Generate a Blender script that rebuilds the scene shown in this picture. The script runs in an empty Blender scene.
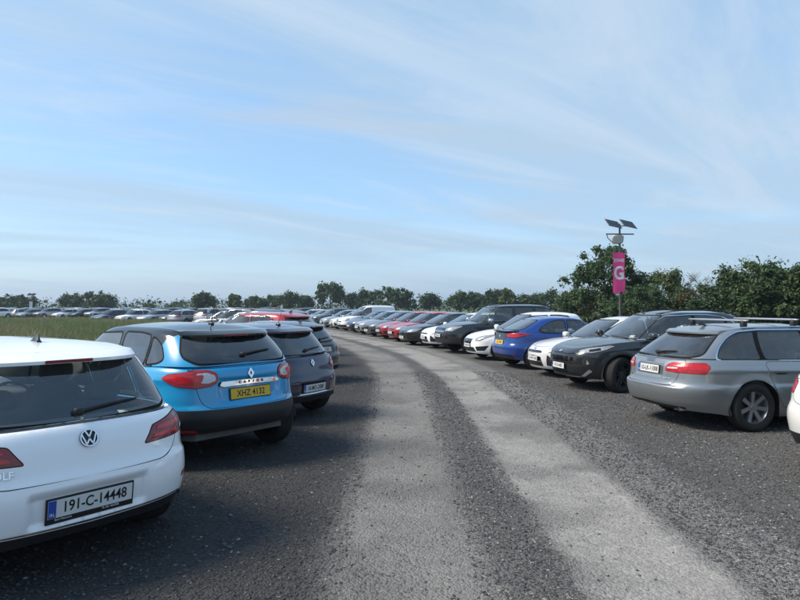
import bpy, bmesh, math, random, time
import numpy as np
from mathutils import Vector, Matrix
from mathutils.geometry import delaunay_2d_cdt, tessellate_polygon

T0 = time.time()
R = math.radians
scene = bpy.context.scene
COL = scene.collection
random.seed(7)
rng = np.random.default_rng(11)

# ------------------------------------------------------------------ camera, sky, sun, exposure
CAM_H, FPX, HORIZON = 1.72, 601.0, 307.0
cam_data = bpy.data.cameras.new('camera')
cam_data.sensor_width = 36.0
cam_data.lens = 36.0 * FPX / 800.0
cam_data.clip_start = 0.05
cam_data.clip_end = 6000
cam = bpy.data.objects.new('camera', cam_data)
COL.objects.link(cam)
cam.location = (0, 0, CAM_H)
cam.rotation_euler = (R(90) + math.atan((HORIZON - 300) / FPX), 0, 0)
scene.camera = cam

SUN_EL, SUN_AZ = R(47), R(-98)        # azimuth measured clockwise from +Y (the view direction)
world = bpy.data.worlds.new('World')
scene.world = world
world.use_nodes = True
wn, wl = world.node_tree.nodes, world.node_tree.links
for n in list(wn): wn.remove(n)
w_out = wn.new('ShaderNodeOutputWorld')
w_bg = wn.new('ShaderNodeBackground')
w_bg.inputs['Strength'].default_value = 0.10
sky = wn.new('ShaderNodeTexSky')
sky.sky_type = 'NISHITA'
sky.sun_disc = False
sky.sun_elevation = SUN_EL
sky.sun_rotation = SUN_AZ
sky.air_density = 1.0
sky.dust_density = 1.2
sky.ozone_density = 2.0
# thin drifting cloud: a flat layer seen in perspective (direction divided by height)
tc = wn.new('ShaderNodeTexCoord')
sep = wn.new('ShaderNodeSeparateXYZ'); wl.new(tc.outputs['Generated'], sep.inputs[0])
def wmath(op, a, b=None, c=None, clamp=False):
    n = wn.new('ShaderNodeMath'); n.operation = op; n.use_clamp = clamp
    for i, v in enumerate((a, b, c)):
        if v is None: continue
        if isinstance(v, (int, float)): n.inputs[i].default_value = v
        else: wl.new(v, n.inputs[i])
    return n.outputs[0]
zz = wmath('ADD', wmath('MAXIMUM', sep.outputs['Z'], 0.0), 0.07)
cx_ = wmath('DIVIDE', sep.outputs['X'], zz)
cy_ = wmath('DIVIDE', sep.outputs['Y'], zz)
comb = wn.new('ShaderNodeCombineXYZ'); wl.new(cx_, comb.inputs[0]); wl.new(cy_, comb.inputs[1])
def wnoise(scale, rot, sx, sy, detail, lo, hi, dist=0.0, loc=(0, 0, 0), rough=0.55):
    m = wn.new('ShaderNodeMapping')
    m.inputs['Rotation'].default_value = (0, 0, R(rot))
    m.vector_type = 'TEXTURE'             # turn first, then stretch, so streaks run along the turned axis
    m.inputs['Scale'].default_value = (1 / sx, 1 / sy, 1)
    m.inputs['Location'].default_value = loc
    wl.new(comb.outputs[0], m.inputs[0])
    n = wn.new('ShaderNodeTexNoise')
    n.inputs['Scale'].default_value = scale
    n.inputs['Detail'].default_value = detail
    n.inputs['Roughness'].default_value = rough
    n.inputs['Distortion'].default_value = dist
    wl.new(m.outputs[0], n.inputs['Vector'])
    mr = wn.new('ShaderNodeMapRange'); mr.interpolation_type = 'SMOOTHSTEP'
    mr.inputs['From Min'].default_value = lo; mr.inputs['From Max'].default_value = hi
    wl.new(n.outputs['Fac'], mr.inputs['Value'])
    return mr.outputs[0]
veil = wnoise(0.50, 30, 0.40, 1.0, 9, 0.36, 0.64, 0.7, (12.4, 8.7, 0))
wisp = wnoise(1.35, 38, 0.26, 1.0, 11, 0.47, 0.70, 1.1, (6.4, 9.2, 0), 0.66)
puff = wnoise(0.75, 4, 0.45, 1.5, 6, 0.55, 0.70, 0.3, (4.3, 12.2, 0))
def wmix(fac, a, b):
    n = wn.new('ShaderNodeMix'); n.data_type = 'RGBA'
    if isinstance(fac, (int, float)): n.inputs[0].default_value = fac
    else: wl.new(fac, n.inputs[0])
    for idx, v in ((6, a), (7, b)):
        if isinstance(v, tuple): n.inputs[idx].default_value = v
        else: wl.new(v, n.inputs[idx])
    return n.outputs[2]
CLOUD_A = (1.95, 2.62, 3.30, 1)
CLOUD_B = (3.0, 3.35, 3.75, 1)
CLOUD_C = (2.25, 2.55, 2.95, 1)
sky_b = wmix(0.48, sky.outputs[0], (.92, 2.10, 3.45, 1))          # even thin haze in front of the clear sky
c1 = wmix(wmath('MULTIPLY', veil, 0.80), sky_b, CLOUD_A)
c2 = wmix(wmath('MULTIPLY', wisp, 0.38), c1, CLOUD_B)
c3 = wmix(wmath('MULTIPLY', puff, 0.45), c2, CLOUD_C)
wl.new(c3, w_bg.inputs['Color'])
wl.new(w_bg.outputs[0], w_out.inputs[0])

sun_data = bpy.data.lights.new('sun', 'SUN')
sun_data.energy = 2.1
sun_data.angle = R(18.0)               # thin cloud in front of the sun
sun_data.color = (1.0, 0.89, 0.74)
sun = bpy.data.objects.new('sun', sun_data)
COL.objects.link(sun)
sd = Vector((math.sin(SUN_AZ) * math.cos(SUN_EL), math.cos(SUN_AZ) * math.cos(SUN_EL), math.sin(SUN_EL)))
sun.rotation_euler = sd.to_track_quat('Z', 'Y').to_euler()
sun.location = (-30, 0, 40)

scene.view_settings.view_transform = 'Standard'
scene.view_settings.look = 'None'
scene.view_settings.exposure = 1.33
scene.view_settings.gamma = 1.0
scene.view_settings.use_curve_mapping = False
scene.render.engine = 'CYCLES'
try:
    scene.cycles.use_denoising = True
    scene.cycles.denoiser = 'OPENIMAGEDENOISE'
except Exception:
    pass
scene.cycles.max_bounces = 8
scene.cycles.transparent_max_bounces = 16
scene.cycles.sample_clamp_indirect = 6.0
scene.cycles.caustics_reflective = False
scene.cycles.caustics_refractive = False

# ------------------------------------------------------------------ materials
MATS = {}
def new_mat(name):
    m = bpy.data.materials.new(name); m.use_nodes = True
    MATS[name] = m
    return m, m.node_tree.nodes, m.node_tree.links, m.node_tree.nodes['Principled BSDF']
def setp(b, **kw):
    for k, v in kw.items():
        b.inputs[k].default_value = v
def plain(name, rgb, rough=0.5, metal=0.0, coat=0.0, vary=0.12, scale=30.0, bump=0.0, spec=0.5):
    """base colour broken up by a fine and a broad noise, roughness varied too"""
    if name in MATS: return MATS[name]
    m, n, l, b = new_mat(name)
    setp(b, Roughness=rough, Metallic=metal)
    b.inputs['Coat Weight'].default_value = coat
    b.inputs['Coat Roughness'].default_value = 0.06
    b.inputs['Specular IOR Level'].default_value = spec
    t = n.new('ShaderNodeTexCoord')
    nz = n.new('ShaderNodeTexNoise'); nz.inputs['Scale'].default_value = scale; nz.inputs['Detail'].default_value = 5
    l.new(t.outputs['Object'], nz.inputs['Vector'])
    mx = n.new('ShaderNodeMix'); mx.data_type = 'RGBA'
    l.new(nz.outputs['Fac'], mx.inputs[0])
    mx.inputs[6].default_value = tuple(c * (1 - vary) for c in rgb) + (1,)
    mx.inputs[7].default_value = tuple(min(1, c * (1 + vary)) for c in rgb) + (1,)
    l.new(mx.outputs[2], b.inputs['Base Color'])
    mr = n.new('ShaderNodeMapRange'); mr.inputs['To Min'].default_value = rough * 0.8; mr.inputs['To Max'].default_value = min(1, rough * 1.25)
    l.new(nz.outputs['Fac'], mr.inputs['Value']); l.new(mr.outputs[0], b.inputs['Roughness'])
    if bump:
        bp = n.new('ShaderNodeBump'); bp.inputs['Strength'].default_value = bump; bp.inputs['Distance'].default_value = 0.01
        l.new(nz.outputs['Fac'], bp.inputs['Height']); l.new(bp.outputs[0], b.inputs['Normal'])
    return m
def paint(name, rgb, metal=0.0, rough=0.32, dust=0.05):
    """car paint under clear coat, with a film of road dust that thickens low down"""
    key = 'paint_' + name
    if key in MATS: return MATS[key]
    m, n, l, b = new_mat(key)
    b.inputs['Coat Weight'].default_value = 1.0
    b.inputs['Coat Roughness'].default_value = 0.04
    setp(b, Metallic=metal)
    t = n.new('ShaderNodeTexCoord')
    nz = n.new('ShaderNodeTexNoise'); nz.inputs['Scale'].default_value = 3.0; nz.inputs['Detail'].default_value = 8; nz.inputs['Roughness'].default_value = 0.7
    l.new(t.outputs['Object'], nz.inputs['Vector'])
    sp = n.new('ShaderNodeSeparateXYZ'); l.new(t.outputs['Object'], sp.inputs[0])
    mr = n.new('ShaderNodeMapRange'); mr.inputs['From Min'].default_value = 0.75; mr.inputs['From Max'].default_value = 0.15
    mr.inputs['To Min'].default_value = dust; mr.inputs['To Max'].default_value = dust * 2.2 + 0.06
    l.new(sp.outputs['Z'], mr.inputs['Value'])
    mu = n.new('ShaderNodeMath'); mu.operation = 'MULTIPLY'; l.new(mr.outputs[0], mu.inputs[0]); l.new(nz.outputs['Fac'], mu.inputs[1])
    mx = n.new('ShaderNodeMix'); mx.data_type = 'RGBA'; l.new(mu.outputs[0], mx.inputs[0])
    mx.inputs[6].default_value = tuple(rgb) + (1,); mx.inputs[7].default_value = (0.20, 0.18, 0.155, 1)
    l.new(mx.outputs[2], b.inputs['Base Color'])
    ra = n.new('ShaderNodeMath'); ra.operation = 'MULTIPLY_ADD'; l.new(mu.outputs[0], ra.inputs[0]); ra.inputs[1].default_value = 0.6; ra.inputs[2].default_value = rough
    l.new(ra.outputs[0], b.inputs['Roughness'])
    cw = n.new('ShaderNodeMath'); cw.operation = 'MULTIPLY_ADD'; l.new(mu.outputs[0], cw.inputs[0]); cw.inputs[1].default_value = -1.4; cw.inputs[2].default_value = 1.0; cw.use_clamp = True
    l.new(cw.outputs[0], b.inputs['Coat Weight'])
    return m
def glass(name, tint, rough=0.02):
    """sheet glass: tinted see-through layer under a fresnel reflection"""
    if name in MATS: return MATS[name]
    m, n, l, b = new_mat(name)
    out = n['Material Output']
    n.remove(b)
    tr = n.new('ShaderNodeBsdfTransparent'); tr.inputs[0].default_value = tuple(tint) + (1,)
    gl = n.new('ShaderNodeBsdfGlossy'); gl.inputs['Roughness'].default_value = rough; gl.inputs['Color'].default_value = (0.95, 0.97, 1, 1)
    fr = n.new('ShaderNodeFresnel'); fr.inputs['IOR'].default_value = 1.55
    ms = n.new('ShaderNodeMixShader')
    # two faces of the pane reflect: 1 - (1 - F)^2
    q1 = n.new('ShaderNodeMath'); q1.operation = 'SUBTRACT'; q1.inputs[0].default_value = 1; l.new(fr.outputs[0], q1.inputs[1])
    q2 = n.new('ShaderNodeMath'); q2.operation = 'POWER'; l.new(q1.outputs[0], q2.inputs[0]); q2.inputs[1].default_value = 2
    q3 = n.new('ShaderNodeMath'); q3.operation = 'SUBTRACT'; q3.inputs[0].default_value = 1; l.new(q2.outputs[0], q3.inputs[1])
    l.new(q3.outputs[0], ms.inputs[0]); l.new(tr.outputs[0], ms.inputs[1]); l.new(gl.outputs[0], ms.inputs[2])
    df = n.new('ShaderNodeBsdfDiffuse'); df.inputs[0].default_value = (0.30, 0.29, 0.27, 1)
    t = n.new('ShaderNodeTexCoord'); nz = n.new('ShaderNodeTexNoise'); nz.inputs['Scale'].default_value = 6; nz.inputs['Detail'].default_value = 8
    l.new(t.outputs['Object'], nz.inputs['Vector'])
    mr = n.new('ShaderNodeMapRange'); mr.inputs['From Min'].default_value = 0.45; mr.inputs['From Max'].default_value = 0.8; mr.inputs['To Min'].default_value = 0.03; mr.inputs['To Max'].default_value = 0.11
    l.new(nz.outputs['Fac'], mr.inputs['Value'])
    m2 = n.new('ShaderNodeMixShader'); l.new(mr.outputs[0], m2.inputs[0]); l.new(ms.outputs[0], m2.inputs[1]); l.new(df.outputs[0], m2.inputs[2])
    l.new(m2.outputs[0], out.inputs[0])
    return m
def lens(name, rgb, rough=0.12, ribs=0.5):
    """moulded lamp lens: glossy, with the vertical ribs of the optics behind it"""
    if name in MATS: return MATS[name]
    m, n, l, b = new_mat(name)
    setp(b, Roughness=rough + .12); b.inputs['Coat Weight'].default_value = 0.5; b.inputs['Coat Roughness'].default_value = 0.03
    t = n.new('ShaderNodeTexCoord')
    vo = n.new('ShaderNodeTexVoronoi'); vo.inputs['Scale'].default_value = 26; vo.distance = 'CHEBYCHEV'
    l.new(t.outputs['Object'], vo.inputs['Vector'])
    mx = n.new('ShaderNodeMix'); mx.data_type = 'RGBA'; l.new(vo.outputs['Distance'], mx.inputs[0])
    mx.inputs[6].default_value = tuple(rgb) + (1,); mx.inputs[7].default_value = tuple(min(1, c * (1 - ribs)) for c in rgb) + (1,)
    l.new(mx.outputs[2], b.inputs['Base Color'])
    bp = n.new('ShaderNodeBump'); bp.inputs['Strength'].default_value = 0.25; bp.inputs['Distance'].default_value = 0.004
    l.new(vo.outputs['Distance'], bp.inputs['Height']); l.new(bp.outputs[0], b.inputs['Normal'])
    return m

M_BLACK = plain('black_plastic', (0.014, 0.0145, 0.016), 0.55, bump=0.15, scale=220)
M_GLOSSBLACK = plain('gloss_black', (0.006, 0.006, 0.007), 0.12, coat=0.6)
M_SEAM = plain('panel_gap_shadow', (0.004, 0.004, 0.004), 0.9)
M_RUBBER = plain('window_rubber', (0.010, 0.010, 0.011), 0.75, spec=.15)
M_TYRE = plain('tyre_rubber', (0.018, 0.0175, 0.017), 0.85, vary=0.5, scale=9, bump=0.3)
M_ALLOY = plain('alloy_silver', (0.42, 0.42, 0.43), 0.32, metal=0.85, vary=0.15)
M_ALLOYDARK = plain('alloy_dark', (0.05, 0.05, 0.055), 0.35, metal=0.7)
M_CHROME = plain('chrome', (0.72, 0.73, 0.75), 0.10, metal=1.0, vary=0.05)
M_SATIN = plain('satin_aluminium', (0.62, 0.63, 0.64), 0.35, metal=0.8, vary=0.06)
M_TRIM = plain('cabin_trim', (0.13, 0.13, 0.125), 0.8, vary=0.3)
M_LINING = plain('roof_lining', (0.32, 0.31, 0.29), 0.9)
M_SEAT = plain('seat_cloth', (0.07, 0.07, 0.072), 0.9, vary=0.4, scale=120)
M_WELL = plain('wheel_well', (0.006, 0.006, 0.006), 0.95)
M_DISC = plain('brake_disc', (0.16, 0.15, 0.145), 0.4, metal=0.8)
M_RED = lens('lamp_red', (0.52, 0.006, 0.012))
M_REDDARK = lens('lamp_dark_red', (0.24, 0.005, 0.012))
M_PINKRED = lens('lamp_bright_red', (0.68, 0.012, 0.025))
M_CLEAR = lens('lamp_clear', (0.68, 0.68, 0.70), 0.08, 0.45)
M_HEAD = lens('lamp_head', (0.42, 0.43, 0.45), 0.06, 0.75)
M_AMBER = lens('lamp_amber', (0.55, 0.20, 0.02))
M_PWHITE = plain('plate_white', (0.62, 0.63, 0.62), 0.4, vary=0.05)
M_PYELLOW = plain('plate_yellow', (0.66, 0.42, 0.03), 0.4, vary=0.05)
M_PBLUE = plain('plate_blue', (0.02, 0.07, 0.36), 0.4)
M_INK = plain('plate_ink', (0.008, 0.008, 0.009), 0.45)
M_WINK = plain('white_print', (0.70, 0.70, 0.70), 0.5)
G_CLEAR = glass('glass_clear', (0.82, 0.87, 0.85))
G_TINT = glass('glass_tinted', (0.66, 0.73, 0.71))
G_PRIV = glass('glass_privacy', (0.11, 0.12, 0.13))
M_DARKGLASS = plain('far_glass', (0.012, 0.015, 0.018), 0.05, spec=0.7)

# ------------------------------------------------------------------ helpers
def link(o, parent=None):
    COL.objects.link(o)
    if parent: o.parent = parent
    return o
def tag(o, label=None, cat=None, group=None, kind=None):
    if label: o['label'] = label
    if cat: o['category'] = cat
    if group: o['group'] = group
    if kind: o['kind'] = kind
    return o
def empty(name, loc=(0, 0, 0), rz=0.0, parent=None):
    o = bpy.data.objects.new(name, None)
    o.empty_display_size = 0.2
    o.location = loc; o.rotation_euler = (0, 0, rz)
    return link(o, parent)
def mesh_np(name, verts, tris, mats, midx=None, normals=None, smooth=True, uv=None):
    me = bpy.data.meshes.new(name)
    verts = np.asarray(verts, dtype=np.float32); tris = np.asarray(tris, dtype=np.int32)
    k = tris.shape[1]
    me.vertices.add(len(verts)); me.vertices.foreach_set('co', verts.ravel())
    me.loops.add(tris.size); me.loops.foreach_set('vertex_index', tris.ravel())
    me.polygons.add(len(tris))
    me.polygons.foreach_set('loop_start', np.arange(0, tris.size, k, dtype=np.int32))
    if midx is not None: me.polygons.foreach_set('material_index', np.asarray(midx, dtype=np.int32))
    for m in (mats if isinstance(mats, (list, tuple)) else [mats]): me.materials.append(m)
    me.update(calc_edges=True)
    me.polygons.foreach_set('use_smooth', np.full(len(tris), smooth, dtype=bool))
    if uv is not None:
        ul = me.uv_layers.new(name='UVMap')
        ul.data.foreach_set('uv', np.asarray(uv, dtype=np.float32)[tris.ravel()].ravel())
    if normals is not None:
        me.normals_split_custom_set_from_vertices(np.asarray(normals, dtype=np.float32).tolist())
    return me
class MB:
    """collects polygons; build() links them as one mesh object"""
    def __init__(self): self.v = []; self.f = []; self.m = []
    def add(self, vs, fs, mi=0, M=None):
        b = len(self.v)
        for p in vs:
            p = Vector(p)
            self.v.append(tuple(M @ p) if M is not None else tuple(p))
        for f in fs: self.f.append([b + i for i in f]); self.m.append(mi)
        return self
    def box(self, c, s, mi=0, M=None, taper=(1, 1), bev=0.0):
        x, y, z = s[0] / 2, s[1] / 2, s[2] / 2
        if bev:
            return self.sbox(c, s, mi, M, 8.0 if bev > 0.5 else 5.0)
        vs = []
        for sz in (-1, 1):
            tx, ty = (taper if sz > 0 else (1, 1))
            for sx, sy in ((-1, -1), (1, -1), (1, 1), (-1, 1)):
                vs.append((c[0] + sx * x * tx, c[1] + sy * y * ty, c[2] + sz * z))
        return self.add(vs, [(3, 2, 1, 0), (4, 5, 6, 7), (0, 1, 5, 4), (1, 2, 6, 5), (2, 3, 7, 6), (3, 0, 4, 7)], mi, M)
    def sbox(self, c, s, mi=0, M=None, e=5.0, nu=16, nv=10):
        """super-ellipsoid: a box with soft edges"""
        vs = []; p = 2.0 / e
        def sg(v): return math.copysign(abs(v) ** p, v)
        for j in range(nv + 1):
            b = -math.pi / 2 + math.pi * j / nv
            for i in range(nu):
                a = 2 * math.pi * (i + 0.5) / nu
                vs.append((c[0] + s[0] / 2 * sg(math.cos(b)) * sg(math.cos(a)), c[1] + s[1] / 2 * sg(math.cos(b)) * sg(math.sin(a)), c[2] + s[2] / 2 * sg(math.sin(b))))
        fs = []
        for j in range(nv):
            for i in range(nu):
                fs.append((j * nu + i, j * nu + (i + 1) % nu, (j + 1) * nu + (i + 1) % nu, (j + 1) * nu + i))
        return self.add(vs, fs, mi, M)
    def tube(self, pts, r, mi=0, n=8, M=None, cap=True):
        pts = [Vector(p) for p in pts]
        rs = r if isinstance(r, (list, tuple)) else [r] * len(pts)
        vs = []; up = Vector((0, 0, 1)); prev = None
        for i, p in enumerate(pts):
            d = (pts[min(i + 1, len(pts) - 1)] - pts[max(i - 1, 0)]).normalized()
            if prev is None:
                a = d.cross(up)
                if a.length < 1e-3: a = d.cross(Vector((1, 0, 0)))
                a.normalize()
            else:
                a = (prev - d * prev.dot(d)).normalized()
            prev = a; b = d.cross(a)
            for k in range(n):
                t = 2 * math.pi * k / n
                vs.append(p + (a * math.cos(t) + b * math.sin(t)) * rs[i])
        fs = []
        for i in range(len(pts) - 1):
            for k in range(n):
                fs.append((i * n + k, i * n + (k + 1) % n, (i + 1) * n + (k + 1) % n, (i + 1) * n + k))
        if cap:
            fs.append(tuple(reversed(range(n)))); fs.append(tuple((len(pts) - 1) * n + k for k in range(n)))
        return self.add(vs, fs, mi, M)
    def lathe(self, prof, n=32, mi=0, M=None, closed=False):
        """profile of (radius, y) turned about the Y axis"""
        vs = []
        for r, y in prof:
            for k in range(n):
                t = 2 * math.pi * k / n
                vs.append((r * math.cos(t), y, r * math.sin(t)))
        m = len(prof); fs = []
        for i in range(m if closed else m - 1):
            j = (i + 1) % m
            for k in range(n):
                fs.append((i * n + k, i * n + (k + 1) % n, j * n + (k + 1) % n, j * n + k))
        return self.add(vs, fs, mi, M)
    def prism(self, poly, d0, d1, mi=0, M=None):
        """flat polygon in local X,Y pulled from z=d0 to z=d1"""
        n = len(poly)
        vs = [(p[0], p[1], d0) for p in poly] + [(p[0], p[1], d1) for p in poly]
        fs = [(i, (i + 1) % n, n + (i + 1) % n, n + i) for i in range(n)]
        tri = tessellate_polygon([[Vector((p[0], p[1], 0)) for p in poly]])
        for t in tri:
            fs.append(tuple(n + i for i in t)); fs.append(tuple(reversed(t)))
        return self.add(vs, fs, mi, M)
    def mesh(self, name, mats, smooth=True, angle=40):
        me = bpy.data.meshes.new(name)
        me.from_pydata(self.v, [], self.f)
        for m in (mats if isinstance(mats, (list, tuple)) else [mats]): me.materials.append(m)
        me.polygons.foreach_set('material_index', self.m)
        bm = bmesh.new(); bm.from_mesh(me)
        bmesh.ops.recalc_face_normals(bm, faces=bm.faces)
        for e in bm.edges:
            if len(e.link_faces) == 2 and e.calc_face_angle(0) > R(angle): e.smooth = False
        for f in bm.faces: f.smooth = smooth
        bm.to_mesh(me); bm.free()
        return me
    def build(self, name, mats, parent=None, smooth=True, angle=40):
        return link(bpy.data.objects.new(name, self.mesh(name, mats, smooth, angle)), parent)
def copy_tree(o, parent=None):
    c = o.copy(); COL.objects.link(c)
    if parent is not None: c.parent = parent
    for ch in o.children: copy_tree(ch, c)
    return c
TEXT_CACHE = {}
def text_mesh(txt, size, mat, xs=1.0, depth=0.0008, bold=0.0):
    key = (txt, size, mat.name, xs, bold)
    if key in TEXT_CACHE: return TEXT_CACHE[key]
    cu = bpy.data.curves.new('txt', 'FONT'); cu.body = txt; cu.size = size
    cu.align_x = 'CENTER'; cu.align_y = 'CENTER'; cu.extrude = depth; cu.offset = bold; cu.resolution_u = 3
    o = bpy.data.objects.new('txt', cu); COL.objects.link(o)
    dg = bpy.context.evaluated_depsgraph_get(); dg.update()
    me = bpy.data.meshes.new_from_object(o.evaluated_get(dg))
    me.name = 'lettering'
    bpy.data.objects.remove(o); bpy.data.curves.remove(cu)
    for v in me.vertices: v.co.x *= xs
    me.materials.clear(); me.materials.append(mat)
    TEXT_CACHE[key] = me
    return me
def pchip(tab):
    xs = np.array([p[0] for p in tab], float); ys = np.array([p[1] for p in tab], float)
    h = np.diff(xs); d = np.diff(ys) / h
    m = np.zeros_like(xs)
    if len(xs) > 2:
        for i in range(1, len(xs) - 1):
            if d[i - 1] * d[i] > 0:
                w1, w2 = 2 * h[i] + h[i - 1], h[i] + 2 * h[i - 1]
                m[i] = (w1 + w2) / (w1 / d[i - 1] + w2 / d[i])
    m[0], m[-1] = d[0], d[-1]
    def f(x):
        x = np.clip(np.asarray(x, float), xs[0], xs[-1])
        i = np.clip(np.searchsorted(xs, x) - 1, 0, len(xs) - 2)
        t = (x - xs[i]) / h[i]
        return ((2 * t**3 - 3 * t**2 + 1) * ys[i] + (t**3 - 2 * t**2 + t) * h[i] * m[i]
                + (-2 * t**3 + 3 * t**2) * ys[i + 1] + (t**3 - t**2) * h[i] * m[i + 1])
    return f
def sstep(a, b, x):
    t = np.clip((x - a) / (b - a), 0, 1); return t * t * (3 - 2 * t)

# ------------------------------------------------------------------ car bodywork: surfaces cut into panels
# A shell is a stack of plan outlines (super-ellipses) from a low edge to a high edge, closed by a cap (bonnet or roof).
# Surface coordinates: s = metres round the outline from the middle of the tail (+ left, - right), t = 0..1 up the side, 1..2 over the cap.
class Shell:
    def __init__(self, xm, xr, xf, hw, zlo, zhi, ar, br, af, bf, cap_c, cap_m, cap_tab, crown, disp=None):
        self.xm, self.fxr, self.fxf, self.fhw, self.fzlo, self.fzhi = xm, xr, xf, hw, zlo, zhi
        self.cap_c, self.cap_m, self.cap_tab, self.crown, self.disp = cap_c, cap_m, cap_tab, crown, disp
        u = np.linspace(0, 1, 3000); w = u**3 / (u**3 + (1 - u)**3) * (math.pi / 2)
        Lr, Lf, H = xm - xr(0.5, None), xf(0.5, None) - xm, hw(0.5, None)
        Xr = -np.cos(w) ** (2 / ar); Yr = np.sin(w) ** (2 / br)
        Xf = np.cos(w[::-1]) ** (2 / af); Yf = np.sin(w[::-1]) ** (2 / bf)
        X = np.concatenate([Xr, Xf[1:]]); Y = np.concatenate([Yr, Yf[1:]])
        px = np.where(X < 0, X * Lr, X * Lf); py = Y * H
        s = np.concatenate([[0], np.cumsum(np.hypot(np.diff(px), np.diff(py)))])
        keep = np.concatenate([[True], np.diff(s) > 1e-9])
        self.S, self.X, self.Y = s[keep], X[keep], Y[keep]
        self.P = self.S[-1]
        self.xref = xm + np.where(self.X < 0, self.X * Lr, self.X * Lf)
        self.half = int(np.searchsorted(self.X, 0))
        zt = self.fzhi(self.xref)
        # height of the top edge follows the outline that the top edge really has
        self.ztop = zt
        for _ in range(2):
            xt = self._x(self.X, 1.0, self.ztop)
            self.ztop = self.fzhi(xt)
        self.zbot = self.fzlo(self.xref)
        self.yref = self.Y
    def _x(self, X, t, z):
        xr, xf = self.fxr(t, z), self.fxf(t, z)
        return self.xm + np.where(X < 0, X * (self.xm - xr), X * (xf - self.xm))
    def zl(self, a): return np.interp(a, self.S, self.zbot)
    def zh(self, a): return np.interp(a, self.S, self.ztop)
    def base(self, s, t):
        a = np.abs(s); sg = np.where(s < 0, -1.0, 1.0)
        X = np.interp(a, self.S, self.X); Y = np.interp(a, self.S, self.Y)
        tt = np.minimum(t, 1.0)
        z = self.zl(a) + tt * (self.zh(a) - self.zl(a))
        x = self._x(X, tt, z); y = Y * self.fhw(tt, z)
        k = np.clip(2 - t, 0, 1); capm = t > 1
        x2 = self.cap_c + (x - self.cap_c) * (k + (1 - k) * self.cap_m)
        z2 = z + self.cap_tab(x2) - self.cap_tab(x) + self.crown * (1 - k * k)
        x = np.where(capm, x2, x); z = np.where(capm, z2, z); y = np.where(capm, y * k, y)
        return np.stack([x, y * sg, z], -1)
    def _nrm(self, f, s, t):
        e = 2e-3
        ds = f(s + e, t) - f(s - e, t); dt = f(s, t + e) - f(s, t - e)
        n = np.cross(ds, dt)
        # s runs from the tail centre to the left side: outward is dt x ds
        n = -n
        l = np.linalg.norm(n, axis=-1, keepdims=True)
        bad = l[..., 0] < 1e-12
        n = n / np.maximum(l, 1e-12)
        n[bad] = (0, 0, 1)
        return n
    def pos(self, s, t):
        p = self.base(s, t)
        if self.disp is not None:
            d = self.disp(p, t)
            p = p + self._nrm(self.base, s, t) * d[..., None]
        return p
    def normal(self, s, t): return self._nrm(self.pos, s, t)
    def t_of_z(self, s, z):
        a = abs(s); lo = float(self.zl(a)); hi = float(self.zh(a))
        return (z - lo) / (hi - lo)
    def sz(self, p):
        """('r',y,z) tail, ('f',y,z) nose, ('s',x,z) flank -> (s, z); z < 0 is not used"""
        kind, a, z = p
        s = self.S[self.half] if kind == 's' else (min(abs(a), .5) if kind == 'r' else self.P - min(abs(a), .5))
        sg = 1.0
        if kind == 'q': return (a, z)
        for _ in range(5):
            t = np.clip(self.t_of_z(s, z), 0, 1)
            if kind == 's':
                xr, xf = float(self.fxr(t, z)), float(self.fxf(t, z))
                X = (a - self.xm) / ((self.xm - xr) if a < self.xm else (xf - self.xm))
                s = float(np.interp(X, self.X, self.S))
            else:
                Y = min(abs(a) / float(self.fhw(t, z)), 1.0)
                if kind == 'r': s = float(np.interp(Y, self.Y[:self.half], self.S[:self.half]))
                else: s = float(np.interp(-Y, -self.Y[self.half:], self.S[self.half:]))
        if kind == 'f' and a <= 0: s = self.P + 0.05
        if kind == 'r' and a < 0: s = -s
        return (s, z)

def round_poly(pts, r, n=5):
    if r <= 0: return pts
    out = []
    N = len(pts)
    for i in range(N):
        p0, p1, p2 = (Vector((*pts[i - 1], 0)).xy, Vector((*pts[i], 0)).xy, Vector((*pts[(i + 1) % N], 0)).xy)
        d0, d1 = p0 - p1, p2 - p1
        l = min(r, d0.length * .45, d1.length * .45)
        if l < 1e-5: out.append(tuple(p1)); continue
        a, b = p1 + d0.normalized() * l, p1 + d1.normalized() * l
        for k in range(n + 1):
            u = k / n
            q = a * (1 - u) ** 2 + p1 * 2 * u * (1 - u) + b * u * u
            out.append((q.x, q.y))
    return out
def area2(p):
    return sum(p[i - 1][0] * p[i][1] - p[i][0] * p[i - 1][1] for i in range(len(p)))
def grow(pts, d):
    """offset a polygon outward by d (inward when negative)"""
    if area2(pts) < 0: pts = pts[::-1]
    out = []; N = len(pts)
    for i in range(N):
        a, b, c = Vector(pts[i - 1]), Vector(pts[i]), Vector(pts[(i + 1) % N])
        e0, e1 = (b - a), (c - b)
        if e0.length < 1e-7 or e1.length < 1e-7: out.append(tuple(b)); continue
        n0 = Vector((e0.y, -e0.x)).normalized(); n1 = Vector((e1.y, -e1.x)).normalized()
        m = n0 + n1
        if m.length < 0.3: m = n0
        m = m.normalized()
        k = d / max(m.dot(n0), 0.5)
        out.append((b.x + m.x * k, b.y + m.y * k))
    return out
def subdiv(pts, step):
    out = []; N = len(pts)
    for i in range(N):
        a, b = pts[i], pts[(i + 1) % N]
        n = max(1, int(math.hypot(b[0] - a[0], b[1] - a[1]) / step))
        for k in range(n): out.append((a[0] + (b[0] - a[0]) * k / n, a[1] + (b[1] - a[1]) * k / n))
    return out
def sym(half):
    """half outline of a shape that straddles the tail's middle, from its bottom to its top"""
    return half + [(k, -a, z) for k, a, z in reversed(half)]
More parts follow.
